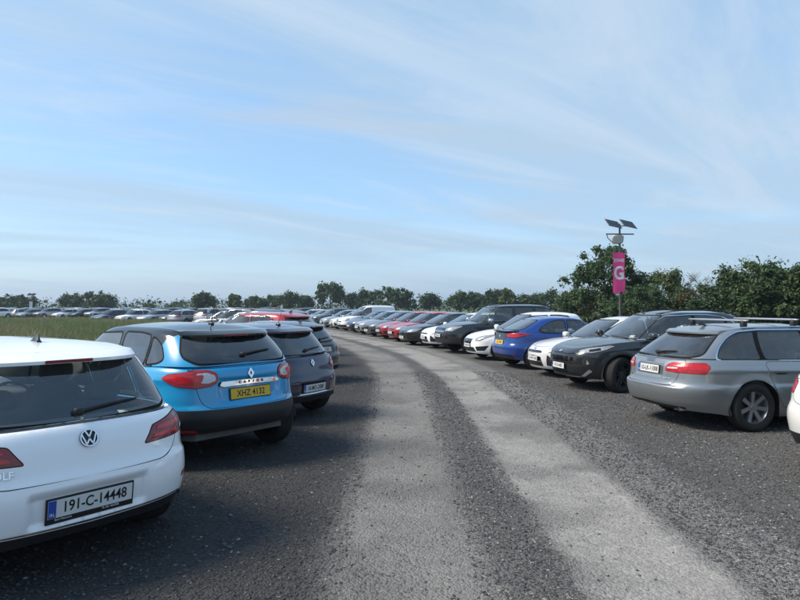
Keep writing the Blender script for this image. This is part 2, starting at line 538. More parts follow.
def in_poly(px, py, poly):
    inside = np.zeros(len(px), bool)
    x0, y0 = poly[-1]
    for x1, y1 in poly:
        if y0 != y1:
            c = ((y1 > py) != (y0 > py)) & (px < (x0 - x1) * (py - y1) / (y0 - y1) + x1)
            inside ^= c
        x0, y0 = x1, y1
    return inside

def cut_shell(shell, regions, s_step, t_rows, keep=None):
    """regions: (key, polygon in (s,z), offset) in order of priority -> dict key -> (verts, tris, normals)"""
    P = shell.P
    ns = int(2 * P / s_step)
    ss = np.linspace(-P, P, ns + 1)
    tt = np.array(t_rows, float)
    tmax = tt[-1]
    SC = 0.6                                              # keeps t and s about equally long for the triangulation
    pts = [(float(s), float(t) * SC) for t in tt for s in ss]
    edges = []
    n1 = len(ss)
    # the four borders
    for i in range(n1 - 1):
        edges.append((i, i + 1)); edges.append(((len(tt) - 1) * n1 + i, (len(tt) - 1) * n1 + i + 1))
    for j in range(len(tt) - 1):
        edges.append((j * n1, (j + 1) * n1)); edges.append((j * n1 + n1 - 1, (j + 1) * n1 + n1 - 1))
    polys = []
    for key, poly, off in regions:
        st = [(s, shell.t_of_z(s, z) * SC) for s, z in subdiv(poly, 0.05)]
        b = len(pts); pts += st
        edges += [(b + i, b + (i + 1) % len(st)) for i in range(len(st))]
        polys.append((key, st, off))
    vo, eo, fo, _, _, _ = delaunay_2d_cdt([Vector(p) for p in pts], edges, [], 0, 1e-5, False)
    V = np.array([(v.x, v.y) for v in vo]); F = np.array(fo, int)
    c = V[F].mean(1)
    ok = (np.abs(c[:, 0]) < P - 1e-7) & (c[:, 1] > 1e-7) & (c[:, 1] < tmax * SC - 1e-7)
    F = F[ok]; c = c[ok]
    owner = np.full(len(F), -1)
    for i, (key, st, off) in enumerate(polys):
        owner[in_poly(c[:, 0], c[:, 1], st)] = i
    pos = shell.pos(V[:, 0], V[:, 1] / SC); nrm = shell.normal(V[:, 0], V[:, 1] / SC)
    if keep is not None:
        cp = pos[F].mean(1)
        kp = keep(cp, c[:, 1] / SC)
        F, owner = F[kp], owner[kp]
    out = {}
    for i in range(-1, len(polys)):
        sel = F[owner == i]
        if not len(sel): continue
        key, off = ('body', 0.0) if i < 0 else (polys[i][0], polys[i][2])
        if key == 'hole': continue
        ids, inv = np.unique(sel.ravel(), return_inverse=True)
        v = pos[ids] + nrm[ids] * off
        tri = inv.reshape(-1, 3)
        a, b_, d = v[tri[:, 0]], v[tri[:, 1]], v[tri[:, 2]]
        fl = np.einsum('ij,ij->i', np.cross(b_ - a, d - a), nrm[ids][tri[:, 0]]) < 0
        tri[fl] = tri[fl][:, ::-1]
        if key in out:
            o = out[key]
            out[key] = (np.vstack([o[0], v]), np.vstack([o[1], tri + len(o[0])]), np.vstack([o[2], nrm[ids]]))
        else: out[key] = (v, tri, nrm[ids])
    return out

HATCH = dict(
    L=4.26, W=1.79, wb=2.63, ro=0.80, Rw=0.318, tyre=0.21,
    belt=[(0, .97), (.6, .965), (1.8, .935), (2.9, .905), (3.3, .88), (3.8, .80), (4.1, .715), (4.26, .66)],
    zlow=[(0, .29), (.35, .25), (.9, .19), (3.3, .19), (3.9, .20), (4.26, .22)],
    rear=[(.15, .14), (.30, .07), (.40, .02), (.55, 0), (.66, .015), (.70, .035), (.85, .065), (1.0, .125)],
    front=[(.15, .12), (.35, .02), (.55, 0), (.66, .03), (.80, .12), (1.0, .5)],
    hwp=[(.15, .92), (.24, .955), (.45, .985), (.60, 1.0), (.66, .995), (.70, .982), (.80, .978), (.92, .955), (1.1, .93)],
    ar=9.0, br=3.4, af=6.5, bf=2.6, r_top=.035, r_nose=.10,
    g_rear=(.145, .50), g_front=(3.18, 2.28), g_hw=(.79, .635), rr=.085, rx=.05, rearp=1.25, g_ar=8.0, g_br=3.2, g_af=6.0, g_bf=2.4,
    roof=[(.3, 1.385), (.6, 1.41), (1.2, 1.435), (1.8, 1.435), (2.3, 1.395), (2.6, 1.35)], crown=.040, hood_crown=.055,
    arch=.045, flare=.014, rear_dents=[], front_dents=[],
    glass='tint',
    rear_glass=[('r', 0, .995), ('r', .60, 1.02), ('r', .66, 1.06), ('r', .54, 1.34), ('r', .49, 1.37), ('r', 0, 1.375)],
    side_glass=[[('s', 1.70, .965), ('s', 1.72, 1.37), ('s', 2.28, 1.35), ('s', 2.62, 1.18), ('s', 2.98, .945)],
                [('s', .92, .99), ('s', .98, 1.345), ('s', 1.30, 1.375), ('s', 1.64, 1.375), ('s', 1.62, .968)],
                [('s', .58, 1.03), ('s', .72, 1.19), ('s', .90, 1.29), ('s', .86, .995)]],
    doors=[[('s', 1.66, .26), ('s', 1.66, .93), ('s', 2.95, .90), ('s', 2.98, .60), ('s', 2.86, .26)],
           [('s', 1.30, .30), ('s', 1.04, .70), ('s', 1.00, .95), ('s', 1.645, .93), ('s', 1.645, .26)]],
    screen=[(.60, .05), (.665, .10), (.525, .88), (.47, .92)],
    tail=[], head=[], grille=[], extra=[], cladding=None, lower_black=.0,
    tailgate=[('r', 0, .70), ('r', .52, .71), ('r', .60, .74), ('r', .64, .80), ('r', .66, .90), ('r', .66, .955)],
    rplate=None, fplate=None, wheel='alloy5', spoiler=None, rails=False, interior=True, mirror_z=.96, wiper=True, res=.045,
    two_tone=None, handle_z=.80, chrome_windows=False, bonnet=True)

def build_car(name, spec, paint_mat, steer=0.0, lod=0):
    S = dict(HATCH); S.update(spec)
    L, W = S['L'], S['W']; HW = W / 2
    belt, zlow = pchip(S['belt']), pchip(S['zlow'])
    frear, ffront, fhwp = pchip(S['rear']), pchip(S['front']), pchip(S['hwp'])
    rt, rn = S['r_top'], S['r_nose']
    def rnd(t, r, t0):
        q = np.clip((t - t0) / (1 - t0), 0, 1)
        return r * (1 - np.sqrt(np.maximum(0, 1 - q * q)))
    zmid = 0.6
    l_xr = lambda t, z: frear(zmid if z is None else z) + rnd(t, rt * .8, .90)
    l_xf = lambda t, z: L - ffront(zmid if z is None else z) - rnd(t, rn, .72)
    l_hw = lambda t, z: HW * fhwp(zmid if z is None else z) - rnd(t, rt, .90)
    ro, wb, Rw = S['ro'], S['wb'], S['Rw']
    axles = (ro, ro + wb)
    arch_r = Rw + S['arch']
    def disp(p, t):
        d = np.zeros(p.shape[:-1])
        x, y, z = p[..., 0], np.abs(p[..., 1]), p[..., 2]
        side = sstep(HW * .80, HW * .90, y)
        for ax in axles:
            rr_ = np.hypot(x - ax, z - Rw)
            d += side * S['flare'] * np.exp(-((rr_ - arch_r) / .07) ** 2) * sstep(1.02, .85, t)
        for kind, y0, z0, z1, dep, bl in S['rear_dents']:
            m = sstep(y0 + bl, y0, y) * sstep(z0 - bl, z0, z) * sstep(z1 + bl, z1, z) * (x < L * .3)
            d -= dep * m
        for kind, y0, z0, z1, dep, bl in S['front_dents']:
            m = sstep(y0 + bl, y0, y) * sstep(z0 - bl, z0, z) * sstep(z1 + bl, z1, z) * (x > L * .7)
            d -= dep * m
        # waist crease and lower door scallop along the flanks
        if S.get('crease', 1):
            cz = belt(x) - .13
            d += side * .008 * np.exp(-((z - cz) / .035) ** 2) * sstep(.1, .5, x) * sstep(L - .3, L - .9, x)
            d -= side * .012 * np.exp(-((z - .42) / .10) ** 2) * sstep(axles[0] + .35, axles[0] + .7, x) * sstep(axles[1] - .35, axles[1] - .7, x)
        return d
    g0, g1 = S['g_rear'], S['g_front']
    lower = Shell(L * .5, l_xr, l_xf, l_hw, zlow, belt, S['ar'], S['br'], S['af'], S['bf'],
                  g1[0] - .35, .35, belt, S['hood_crown'], disp)
    rp = S['rearp']
    rr, rx = S['rr'], S['rx']
    g_xr = lambda t, z: g0[0] + (g0[1] - g0[0]) * np.asarray(t, float) ** rp + rnd(t, rx, .86)
    g_xf = lambda t, z: g1[0] - (g1[0] - g1[1]) * np.asarray(t, float) ** 1.12 - rnd(t, rx * 2.2, .86)
    hw0, hw1 = S['g_hw']
    g_hw = lambda t, z: hw0 + (hw1 - hw0) * np.asarray(t, float) ** 1.15 - rnd(t, rr, .80)
    roof = pchip(S['roof'])
    cowl_lift = S['hood_crown'] * .9
    g_zlo = lambda x: belt(x) - .012 + cowl_lift * sstep(g1[0] - .32, g1[0] - .02, x)
    gm = (g0[0] + g1[0]) / 2
    green = Shell(gm, g_xr, g_xf, g_hw, g_zlo, roof, S['g_ar'], S['g_br'], S['g_af'], S['g_bf'],
                  (g0[1] + g1[1]) / 2, .55, roof, S['crown'], None)
    res = S['res'] if lod == 0 else .13
    # ---- regions of the lower shell
    reg = []; sub = {}
    def poly(shell, pts, r=0.0): return round_poly([shell.sz(p) for p in pts], r)
    def put(shell, lst, key, pts, r=.0, off=0.0, both=True, gap=0.0, gapkey='panel_gap', grown=0.0):
        q = pts if isinstance(pts[0][0], float) else poly(shell, pts, r)
        if grown: q = grow(q, grown)
        for sgn, kk in (((1, ''), (-1, '~')) if both else ((1, ''),)):
            qq = [(s * sgn, z) for s, z in q]
            if gap: lst.append((gapkey, grow(qq, gap), -.006))
            lst.append((key + kk if (both and key.split('#')[0] not in MERGED) else key, qq, off))
    MERGED = {'body', 'hole', 'panel_gap', 'grille', 'lower_cladding', 'window_seal', 'windscreen', 'bonnet', 'badge_bar', 'front_bumper_insert', 'roof_panel', 'rear_bumper_insert', 'chrome_trim', 'radiator_surround', 'skid_plate'}
    if S['cladding']:
        for zc, xa, xb in S['cladding']:
            put(lower, reg, 'lower_cladding', [('q', lower.sz(('s', xa, zc))[0] if xa > 0 else -.02, .0), ('q', lower.sz(('s', xa, zc))[0] if xa > 0 else -.02, zc),
                                               ('q', lower.sz(('s', xb, zc))[0] if xb < L else lower.P + .02, zc), ('q', lower.sz(('s', xb, zc))[0] if xb < L else lower.P + .02, .0)], off=.002)
        for ax in axles:
            pts = [('s', ax + (arch_r + .055) * math.cos(a), Rw + (arch_r + .055) * math.sin(a)) for a in np.linspace(0, math.pi, 25)]
            put(lower, reg, 'lower_cladding', pts + [('s', ax - arch_r - .055, .05), ('s', ax + arch_r + .055, .05)], off=.004)
    if lod == 0:
        if S['tailgate']: put(lower, reg, 'body', sym(S['tailgate']), r=.05, both=False, gap=.006)
        for i, d in enumerate(S['doors']): put(lower, reg, 'door%d' % i, d, r=.06, gap=.006)
        if S['bonnet']:
            zb = S.get('bonnet_z', None)
            cq = lower.sz(('s', L - .25, float(belt(L - .25)) - .012))[0]
    for key, pts, off, both, r, gap in S['extra']:
        q = pts if both else sym(pts)
        put(lower, reg, key, q, r=r, off=off, both=both, gap=gap)
    for key, pts, off, r in S['tail']: put(lower, reg, key, pts, r=r, off=off, gap=.006 if off >= 0 and not key.startswith('in_') else 0)
    for key, pts, off, r in S['head']: put(lower, reg, key, pts, r=r, off=off, gap=.006 if not key.startswith('in_') else 0)
    for ax in axles:
        pts = [('s', ax + arch_r * math.cos(a), Rw + arch_r * math.sin(a)) for a in np.linspace(0, math.pi, 25)]
        sz_ = [lower.sz(p) for p in pts]
        sz_ = sz_ + [(sz_[-1][0], -.1), (sz_[0][0], -.1)]
        for sgn in (1, -1): reg.append(('hole', [(s * sgn, z) for s, z in sz_], 0))
    nt = int(.8 / (res * .85))
    rows = list(np.linspace(0, .88, nt)) + [.92, .95, .975, .99, 1.0, 1.04, 1.12] + ([1.25, 1.4, 1.55, 1.7, 1.85, 2.0] if lod == 0 else [1.4, 1.7, 2.0])
    if lod: rows = list(np.linspace(0, .9, 6)) + [.97, 1.0, 1.12, 1.4, 1.7, 2.0]
    xcut = g1[0] - .22
    parts_l = cut_shell(lower, reg, res, rows, lambda c, t: (t < 1.12) | (c[:, 0] > xcut))
    # ---- regions of the greenhouse
    gr = []
    if S['two_tone']:
        for pts in S['two_tone']: put(green, gr, 'roof_panel', pts if pts[0][0] != 'sym' else pts[1], both=False)
    gset = {'tint': (G_TINT, G_TINT), 'priv': (G_PRIV, G_TINT), 'clear': (G_CLEAR, G_CLEAR), 'dark': (G_PRIV, G_PRIV)}[S['glass']]
    if S['chrome_windows']:
        allw = S['chrome_windows'] if isinstance(S['chrome_windows'], list) else None
        if allw:
            q = poly(green, allw, .05)
            put(green, gr, 'chrome_trim', q, off=.004, grown=.030)
            put(green, gr, 'window_seal', q, off=.001, grown=.010)
    if S['rear_glass']:
        q = poly(green, sym(S['rear_glass']), .05)
        put(green, gr, 'window_seal', q, off=.002, both=False, grown=.022)
        put(green, gr, 'rear_window', q, off=.004, both=False)
    for i, w in enumerate(S['side_glass']):
        q = poly(green, w, .045)
        put(green, gr, 'window_seal', q, off=.0015, grown=.008 if S['chrome_windows'] else .020)
    for i, w in enumerate(S['side_glass']):
        q = poly(green, w, .045)
        put(green, gr, 'side_window%d' % i, q, off=-.002)
    # windscreen, given as (half width, t)
    sc = []
    for y, t in S['screen']:
        a = y / float(g_hw(t, None)); s = float(np.interp(-min(a, 1), -green.Y[green.half:], green.S[green.half:]))
        sc.append((s, float(green.zl(s) + t * (green.zh(s) - green.zl(s)))))
    PZ = green.P + .03
    scr = [(PZ, sc[0][1])] + sc + [(PZ, sc[-1][1])]
    zb_, zt_ = green.zl(green.P), green.zh(green.P)
    scr[0] = (PZ, float(zb_ + S['screen'][0][1] * (zt_ - zb_))); scr[-1] = (PZ, float(zb_ + S['screen'][-1][1] * (zt_ - zb_)))
    put(green, gr, 'window_seal', scr, off=.002, grown=.022)
    put(green, gr, 'windscreen', scr, off=.003)
    if lod == 0: rows = list(np.linspace(0, .80, max(6, int(.55 / res)))) + [.86, .90, .93, .96, .98, .99, 1.0, 1.03, 1.12, 1.25, 1.4, 1.6, 1.8, 2.0]
    else: rows = list(np.linspace(0, .85, 5)) + [.94, 1.0, 1.2, 1.6, 2.0]
    parts_g = cut_shell(green, gr, res, rows)
    MM = {'body': paint_mat, 'panel_gap': M_SEAM, 'lower_cladding': M_BLACK, 'window_seal': M_RUBBER, 'rear_window': gset[0],
          'windscreen': G_CLEAR, 'grille': M_GLOSSBLACK, 'tail_lamp': M_RED, 'in_reverse': M_CLEAR, 'in_dark': M_REDDARK, 'in_bright': M_PINKRED, 'head_lamp': M_HEAD,
          'in_headdark': M_GLOSSBLACK, 'in_amber': M_AMBER, 'reflector': M_RED, 'rear_bumper_insert': M_BLACK, 'front_bumper_insert': M_BLACK, 'fog_lamp': M_HEAD,
          'roof_panel': S.get('roof_mat', M_GLOSSBLACK), 'chrome_trim': M_CHROME, 'badge_bar': M_CHROME, 'radiator_surround': M_CHROME, 'skid_plate': M_SATIN, 'fog_surround': M_BLACK, 'tail_panel': M_GLOSSBLACK, 'lamp_surround': M_GLOSSBLACK}
    info = dict(S=S, lower=lower, green=green, L=L, HW=HW)
    # ---- far version: one mesh for the whole car
    if lod:
        mats = []; V, F, N, MI = [], [], [], []; nv = 0
        for d in (parts_l, parts_g):
            for key, (v, f, n) in d.items():
                k = key.rstrip('~')
                m = MM.get(k.split('#')[0]) or (M_DARKGLASS if 'window' in k else paint_mat)
                if 'window' in k or k == 'windscreen': m = M_DARKGLASS if k != 'window_seal' else M_RUBBER
                if m not in mats: mats.append(m)
                V.append(v); F.append(f + nv); N.append(n); MI += [mats.index(m)] * len(f); nv += len(v)
        mb = MB()
        for ax in axles:
            for sg in (1, -1):
                Mx = Matrix.Translation((ax, sg * (HW - .11), Rw))
                mb.lathe([(.001, sg * .10), (Rw * .66, sg * .10), (Rw * .70, sg * .105), (Rw * .97, sg * .10), (Rw, sg * .05), (Rw, -sg * .1)], 16, 0, Mx)
        for m in (M_TYRE, M_ALLOY, M_WELL):
            if m not in mats: mats.append(m)
        fs = []; mi = []
        for k_, f in enumerate(mb.f):
            ring = (k_ // 16) % 5
            mm = mats.index(M_ALLOY) if ring == 0 else mats.index(M_TYRE)
            fs += [(f[0], f[1], f[2]), (f[0], f[2], f[3])]; mi += [mm, mm]
        vv = np.array(mb.v); V.append(vv); F.append(np.array(fs) + nv); N.append(np.tile((0, 0, 1.0), (len(vv), 1))); MI += mi; nv += len(vv)
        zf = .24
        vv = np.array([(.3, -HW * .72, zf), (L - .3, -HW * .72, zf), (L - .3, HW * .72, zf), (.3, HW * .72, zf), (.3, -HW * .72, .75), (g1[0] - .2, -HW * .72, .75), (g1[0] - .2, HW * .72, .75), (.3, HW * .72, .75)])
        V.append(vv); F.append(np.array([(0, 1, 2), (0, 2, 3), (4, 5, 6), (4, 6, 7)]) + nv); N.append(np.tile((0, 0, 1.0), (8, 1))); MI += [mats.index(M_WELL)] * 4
        me = mesh_np(name, np.vstack(V), np.vstack(F), mats, MI, None)
        o = link(bpy.data.objects.new(name, me))
        return o, info
    root = empty(name)
    def obj(nm, d, mat, parent=root): return link(bpy.data.objects.new(nm, mesh_np(nm, d[0], d[1], mat, None, d[2])), parent)
    obj('body', parts_l['body'], paint_mat)
    obj('roof', parts_g['body'], paint_mat)
    NAMES = {'in_reverse': 'reverse_light', 'in_dark': 'dark_lens', 'in_bright': 'light_bar', 'in_headdark': 'lamp_bezel', 'in_amber': 'indicator'}
    last_tail = {}
    order = list(parts_l.items())
    order.sort(key=lambda kv: kv[0].startswith('in_'))
    doors = {}
    for key, d in order:
        k = key.rstrip('~'); sd_ = key[len(k):]
        if k == 'body': continue
        mat = MM.get(k.split('#')[0], paint_mat); nm = NAMES.get(k, k.split('#')[0])
        if k == 'tail_lamp' and S.get('lamp_mat') == 'dark': mat = M_REDDARK
        par = root
        if k.startswith('door'): nm = 'door'
        if k.startswith('in_'):
            kk = k.split('#')[0]; mat = MM.get(kk, M_CLEAR); nm = NAMES.get(kk, 'lens')
            par = last_tail.get(sd_ + ('h' if d[0][:, 0].mean() > L / 2 else 't'), root)
        o = obj(nm, d, mat, par)
        if k in ('tail_lamp', 'head_lamp', 'lamp_surround'): last_tail[sd_ + ('h' if k == 'head_lamp' else 't')] = o
        if k.startswith('door'): doors[key] = o
    for key, d in parts_g.items():
        k = key.rstrip('~')
        if k == 'body': continue
        if k.startswith('side_window'):
            i = int(k[11:]); mat = gset[0] if i > 0 else gset[1]
            obj('side_window', d, mat); continue
        obj(k, d, MM.get(k, paint_mat))
    # ---- inner lining, cabin
    cowl, hdr = g1
    if S['interior']:
        v, f, n = parts_g['body']
        obj('roof_lining', (v - n * .022, f[:, ::-1], -n), M_LINING)
        mb = MB(); hwc = HW - .13
        x0, x1 = g0[0] + .12, cowl - .25
        zb0, zb1 = float(belt(x0)) - .05, float(belt(x1)) - .04
        ring = [(x0, -hwc * .74), (x0 + .30, -hwc), (x1, -hwc), (x1, hwc), (x0 + .30, hwc), (x0, hwc * .74)]
        mb.add([(x, y, .30) for x, y in ring] + [(x, y, zb0 if x < 1 else zb1) for x, y in ring],
               [tuple(range(6))] + [(i, (i + 1) % 6, 6 + (i + 1) % 6, 6 + i) for i in range(6)])
        mb.build('cabin_tub', M_TRIM, root)
        mb = MB(); mb.sbox((cowl - .42, 0, zb1 - .06), (.62, hwc * 1.96, .26), e=6); mb.build('dashboard', M_TRIM, root)
        mb = MB(); mb.lathe([(.185 + .014 * math.cos(q), .014 * math.sin(q)) for q in np.linspace(0, 2 * math.pi, 7)[:-1]], 24, 0, Matrix.Translation((cowl - .82, -.36, zb1 - .02)) @ Matrix.Rotation(R(90 + 22), 4, 'Y') @ Matrix.Rotation(R(90), 4, 'X'), closed=True)
        mb.tube([(cowl - .82, -.36, zb1 - .02), (cowl - .5, -.36, zb1 - .12)], .04); mb.build('steering_wheel', M_BLACK, root)
        for yy in (-.36, .36):
            mb = MB()
            xs_ = hdr - .45
            mb.sbox((xs_, yy, .50), (.52, .50, .20), e=4)
            mb.sbox((0, 0, 0), (.14, .48, .62), 0, Matrix.Translation((xs_ - .30, yy, .80)) @ Matrix.Rotation(R(-14), 4, 'Y'), e=3.5)
            mb.sbox((xs_ - .40, yy, 1.19), (.09, .26, .17), e=3)
            mb.tube([(xs_ - .40, yy - .06, 1.05), (xs_ - .40, yy - .06, 1.16)], .007); mb.tube([(xs_ - .40, yy + .06, 1.05), (xs_ - .40, yy + .06, 1.16)], .007)
            mb.build('front_seat', M_SEAT, root)
        mb = MB(); xs_ = hdr - 1.32
        mb.sbox((xs_ + .05, 0, .50), (.5, 1.20, .2), e=4)
        mb.sbox((0, 0, 0), (.15, 1.22, .56), 0, Matrix.Translation((xs_ - .22, 0, .78)) @ Matrix.Rotation(R(-16), 4, 'Y'), e=4)
        for yy in (-.36, .36): mb.sbox((xs_ - .32, yy, 1.10), (.08, .26, .14), e=3)
        mb.build('rear_seat', M_SEAT, root)
        mb = MB(); mb.sbox((hdr - .08, 0, float(roof(hdr)) - .12), (.03, .22, .06), e=4); mb.tube([(hdr - .08, 0, float(roof(hdr)) - .12), (hdr - .02, 0, float(roof(hdr)) - .04)], .012); mb.build('rear_view_mirror', M_BLACK, root)
        # parcel shelf behind the rear seat
        xs2 = g0[0] + .10
        mb = MB(); mb.box(((xs2 + xs_ - .38) / 2 + .06, 0, zb0 + .0), (max(.15, xs_ - .38 - xs2), hwc * 1.5, .02)); mb.build('parcel_shelf', M_TRIM, root)
    # ---- underside
    mb = MB(); zf = .21
    ring = [(.32, -HW * .45), (.55, -HW + .30), (L - .6, -HW + .30), (L - .36, -HW * .4), (L - .36, HW * .4), (L - .6, HW - .30), (.55, HW - .30), (.32, HW * .45)]
    zf = max(zf, float(zlow(.3)) - .03)
    mb.prism(ring, zf, zf + .10); mb.build('underside', M_WELL, root)
    # ---- wheels
    yw = HW - .012 - S['tyre'] / 2
    for ax in axles:
        for sg in (1, -1):
            mb = MB()
            prof = [(arch_r + .012, sg * (HW - .03)), (arch_r + .012, sg * (HW - .30)), (.02, sg * (HW - .30))]
            n = 28; vs = []
            for r_, y_ in prof:
                for k in range(n + 1):
                    a_ = math.pi * k / n * 1.3 - .47
                    xx = ax + r_ * math.cos(a_); vs.append((xx, y_, max(Rw + r_ * math.sin(a_), float(zlow(xx)) + .012)))
            fs = [(i * (n + 1) + k, i * (n + 1) + k + 1, (i + 1) * (n + 1) + k + 1, (i + 1) * (n + 1) + k) for i in range(2) for k in range(n)]
            mb.add(vs, fs); mb.build('wheel_arch_liner', M_WELL, root)
            w = make_wheel(S['wheel'], Rw, S['tyre'], root)
            w.location = (ax, sg * yw, Rw)
            w.rotation_euler = (0, random.uniform(0, 6), (math.pi if sg < 0 else 0) + (steer if ax == axles[1] else 0))
    # ---- door mirrors, handles
    for sg in (1, -1):
        xm_ = cowl - .38; zc = S['mirror_z']
        mb = MB(); mb.sbox((xm_, sg * (HW + .085), zc + .02), (.15, .20, .15), e=3.2)
        o = mb.build('door_mirror', S.get('mirror_mat', paint_mat), root)
        mb = MB(); mb.tube([(xm_ + .03, sg * (HW - .09), zc - .03), (xm_ + .02, sg * (HW + .03), zc - .03)], .026); mb.build('mirror_arm', M_BLACK, o)
        mb = MB(); mb.sbox((xm_ - .066, sg * (HW + .085), zc + .02), (.02, .165, .115), e=4); mb.build('mirror_glass', M_CHROME, o)
    for key, o in doors.items():
        sg = -1 if key.endswith('~') else 1
        dp = S['doors'][int(key.rstrip('~')[4:])]
        xa = min(p[1] for p in dp) if dp is S['doors'][0] else min(p[1] for p in dp if p[2] > .6)
        hz = S['handle_z'] + .0; hx = xa + .16 + (.05 if dp is not S['doors'][0] else 0)
        sv, zv = lower.sz(('s', hx, hz)); t = lower.t_of_z(sv, hz)
        p = lower.pos(np.array([sv]), np.array([t]))[0]
        mb = MB(); mb.sbox((p[0], sg * (p[1] + .012), p[2]), (.19, .028, .034), e=3.0); mb.build('door_handle', S.get('handle_mat', paint_mat), o)
    # ---- number plates
    def frame_at(shell, kind, a, z, off=.0):
        s, _ = shell.sz((kind, a, z))
        if kind == 'f' and a <= 0: s = shell.P
        if kind == 'r' and a == 0: s = 0.0
        t = shell.t_of_z(s, z)
        p = shell.pos(np.array([s * 1.0]), np.array([t]))[0]; n = shell.normal(np.array([s]), np.array([t]))[0]
        if kind == 'f' and a <= 0: n = np.array([abs(n[0]), 0, n[2]]); p[1] = 0
        if kind == 'r' and a == 0: n = np.array([-abs(n[0]), 0, n[2]]); p[1] = 0
        n = Vector(n).normalized()
        right = Vector((0, 0, 1)).cross(n).normalized()
        up = n.cross(right)
        Mx = Matrix((right, up, n)).transposed().to_4x4(); Mx.translation = Vector(p) + n * off
        return Mx
    info['frame_at'] = frame_at
    def plate(cfg, kind):
        if not cfg: return
        Mx = frame_at(lower, kind, 0.0, cfg['z'], cfg.get('off', .012))
        if cfg.get('upright'):
            n = Vector((1 if kind == 'f' else -1, 0, .04)).normalized(); right = Vector((0, 0, 1)).cross(n).normalized()
            T = Mx.translation.copy(); Mx = Matrix((right, n.cross(right), n)).transposed().to_4x4(); Mx.translation = T
        w_, h_ = cfg.get('w', .52), cfg.get('h', .111)
        fr = cfg.get('frame', .008)
        mb = MB(); mb.box((0, -cfg.get('lip', 0) / 2, -.006), (w_ + 2 * fr, h_ + 2 * fr + cfg.get('lip', 0), .012), 0)
        o = mb.build('number_plate', [M_INK], root); o.matrix_local = Mx
        mb = MB(); mb.box((0, 0, .0012), (w_, h_, .0024)); f = mb.build('plate_face', cfg['mat'], o)
        tx = 0
        if cfg.get('eu'):
            mb = MB(); mb.box((-w_ / 2 + .024, 0, .0028), (.045, h_ - .004, .0016)); mb.build('country_band', M_PBLUE, o)
            tx = .022
            t = link(bpy.data.objects.new('lettering', text_mesh('IRL', .030, M_WINK, .8)), o); t.location = (-w_ / 2 + .024, -h_ * .30, .0045)
        t = link(bpy.data.objects.new('lettering', text_mesh(cfg['text'], cfg.get('size', .105), M_INK, cfg.get('xs', .80), bold=.0012)), o); t.location = (tx, cfg.get('ty', -.003), .0034)
        for txt, x_, y_, sz_ in cfg.get('small', []):
            t = link(bpy.data.objects.new('lettering', text_mesh(txt, sz_, M_WINK, .95)), o); t.location = (x_, y_, .0014)
        return o
    plate(S['rplate'], 'r'); plate(S['fplate'], 'f')
    # ---- spoiler over the rear window
    if S['spoiler']:
        z0, dx, dz, yh, th = S['spoiler'][:5]
        mb = MB(); n = 16; vs = []
        for i in range(n + 1):
            y = -yh + 2 * yh * i / n
            e = 1 - .28 * (abs(y) / yh) ** 4
            s = green.sz(('r', y, z0))[0]; p = green.pos(np.array([s]), np.array([green.t_of_z(s, z0)]))[0]
            x, z = p[0], p[2]
            vs += [(x + .10, p[1], z + th * .95), (x - dx * e * .4, p[1], z + th * .75), (x - dx * e, p[1], z - dz * .3 + .012), (x - dx * e, p[1], z - dz * .3 - .010), (x + .015, p[1], z - .012), (x + .10, p[1], z - .0)]
        fs = []
        for i in range(n):
            for k in range(6): fs.append((i * 6 + k, i * 6 + (k + 1) % 6, (i + 1) * 6 + (k + 1) % 6, (i + 1) * 6 + k))
        fs += [tuple(range(6)), tuple(n * 6 + k for k in reversed(range(6)))]
        mb.add(vs, fs); mb.build('roof_spoiler', S['spoiler'][5] if len(S['spoiler']) > 5 else paint_mat, root, angle=35)
        if S.get('brake_light', True):
            mb = MB(); s0 = vs[(n // 2) * 6 + 2]
            mb.box((s0[0] - .002, 0, s0[2] - .008), (.012, .30, .020)); mb.build('brake_light', M_REDDARK, root)
    if S.get('tail_wing'):
        mb = MB(); n = 20; vs = []
        for i in range(n + 1):
            y = -.66 + 1.32 * i / n; z0 = 1.0
            s = lower.sz(('r', y, z0))[0]; p = lower.pos(np.array([s]), np.array([.985]))[0]
            e = 1 - .5 * (abs(y) / .66) ** 4
            vs += [(p[0] + .12, p[1], p[2] + .045), (p[0] - .04 * e, p[1], p[2] + .055), (p[0] - .09 * e, p[1], p[2] + .045), (p[0] - .085 * e, p[1], p[2] + .020), (p[0] + .10, p[1], p[2] - .004)]
        fs = [(i * 5 + k, i * 5 + (k + 1) % 5, (i + 1) * 5 + (k + 1) % 5, (i + 1) * 5 + k) for i in range(n) for k in range(5)] + [tuple(range(5)), tuple(n * 5 + k for k in reversed(range(5)))]
        mb.add(vs, fs); mb.build('tail_spoiler', M_GLOSSBLACK, root, angle=35)
    if S['wiper'] and S['rear_glass']:
        zb_ = min(p[2] for p in S['rear_glass']) + S.get('wiper_dz', .04)
        fa = frame_at(green, 'r', 0.02, zb_, .022)
        fb = frame_at(green, 'r', -.34 if S['wiper'] is True else S['wiper'], zb_ + .035, .022)
        a_, b_ = fa.translation, fb.translation
        mb = MB(); mb.sbox(tuple(a_), (.05, .07, .05), e=3); mb.tube([a_, a_.lerp(b_, .5) + Vector((-.008, 0, .006)), b_], [.014, .010, .006], n=6)
        n_ = (fa.to_3x3() @ Vector((0, 0, 1))) * .012
        mb.tube([a_.lerp(b_, .15) - n_, b_ + (b_ - a_) * .08 - n_], .007, n=5); mb.build('rear_wiper', M_BLACK, root)
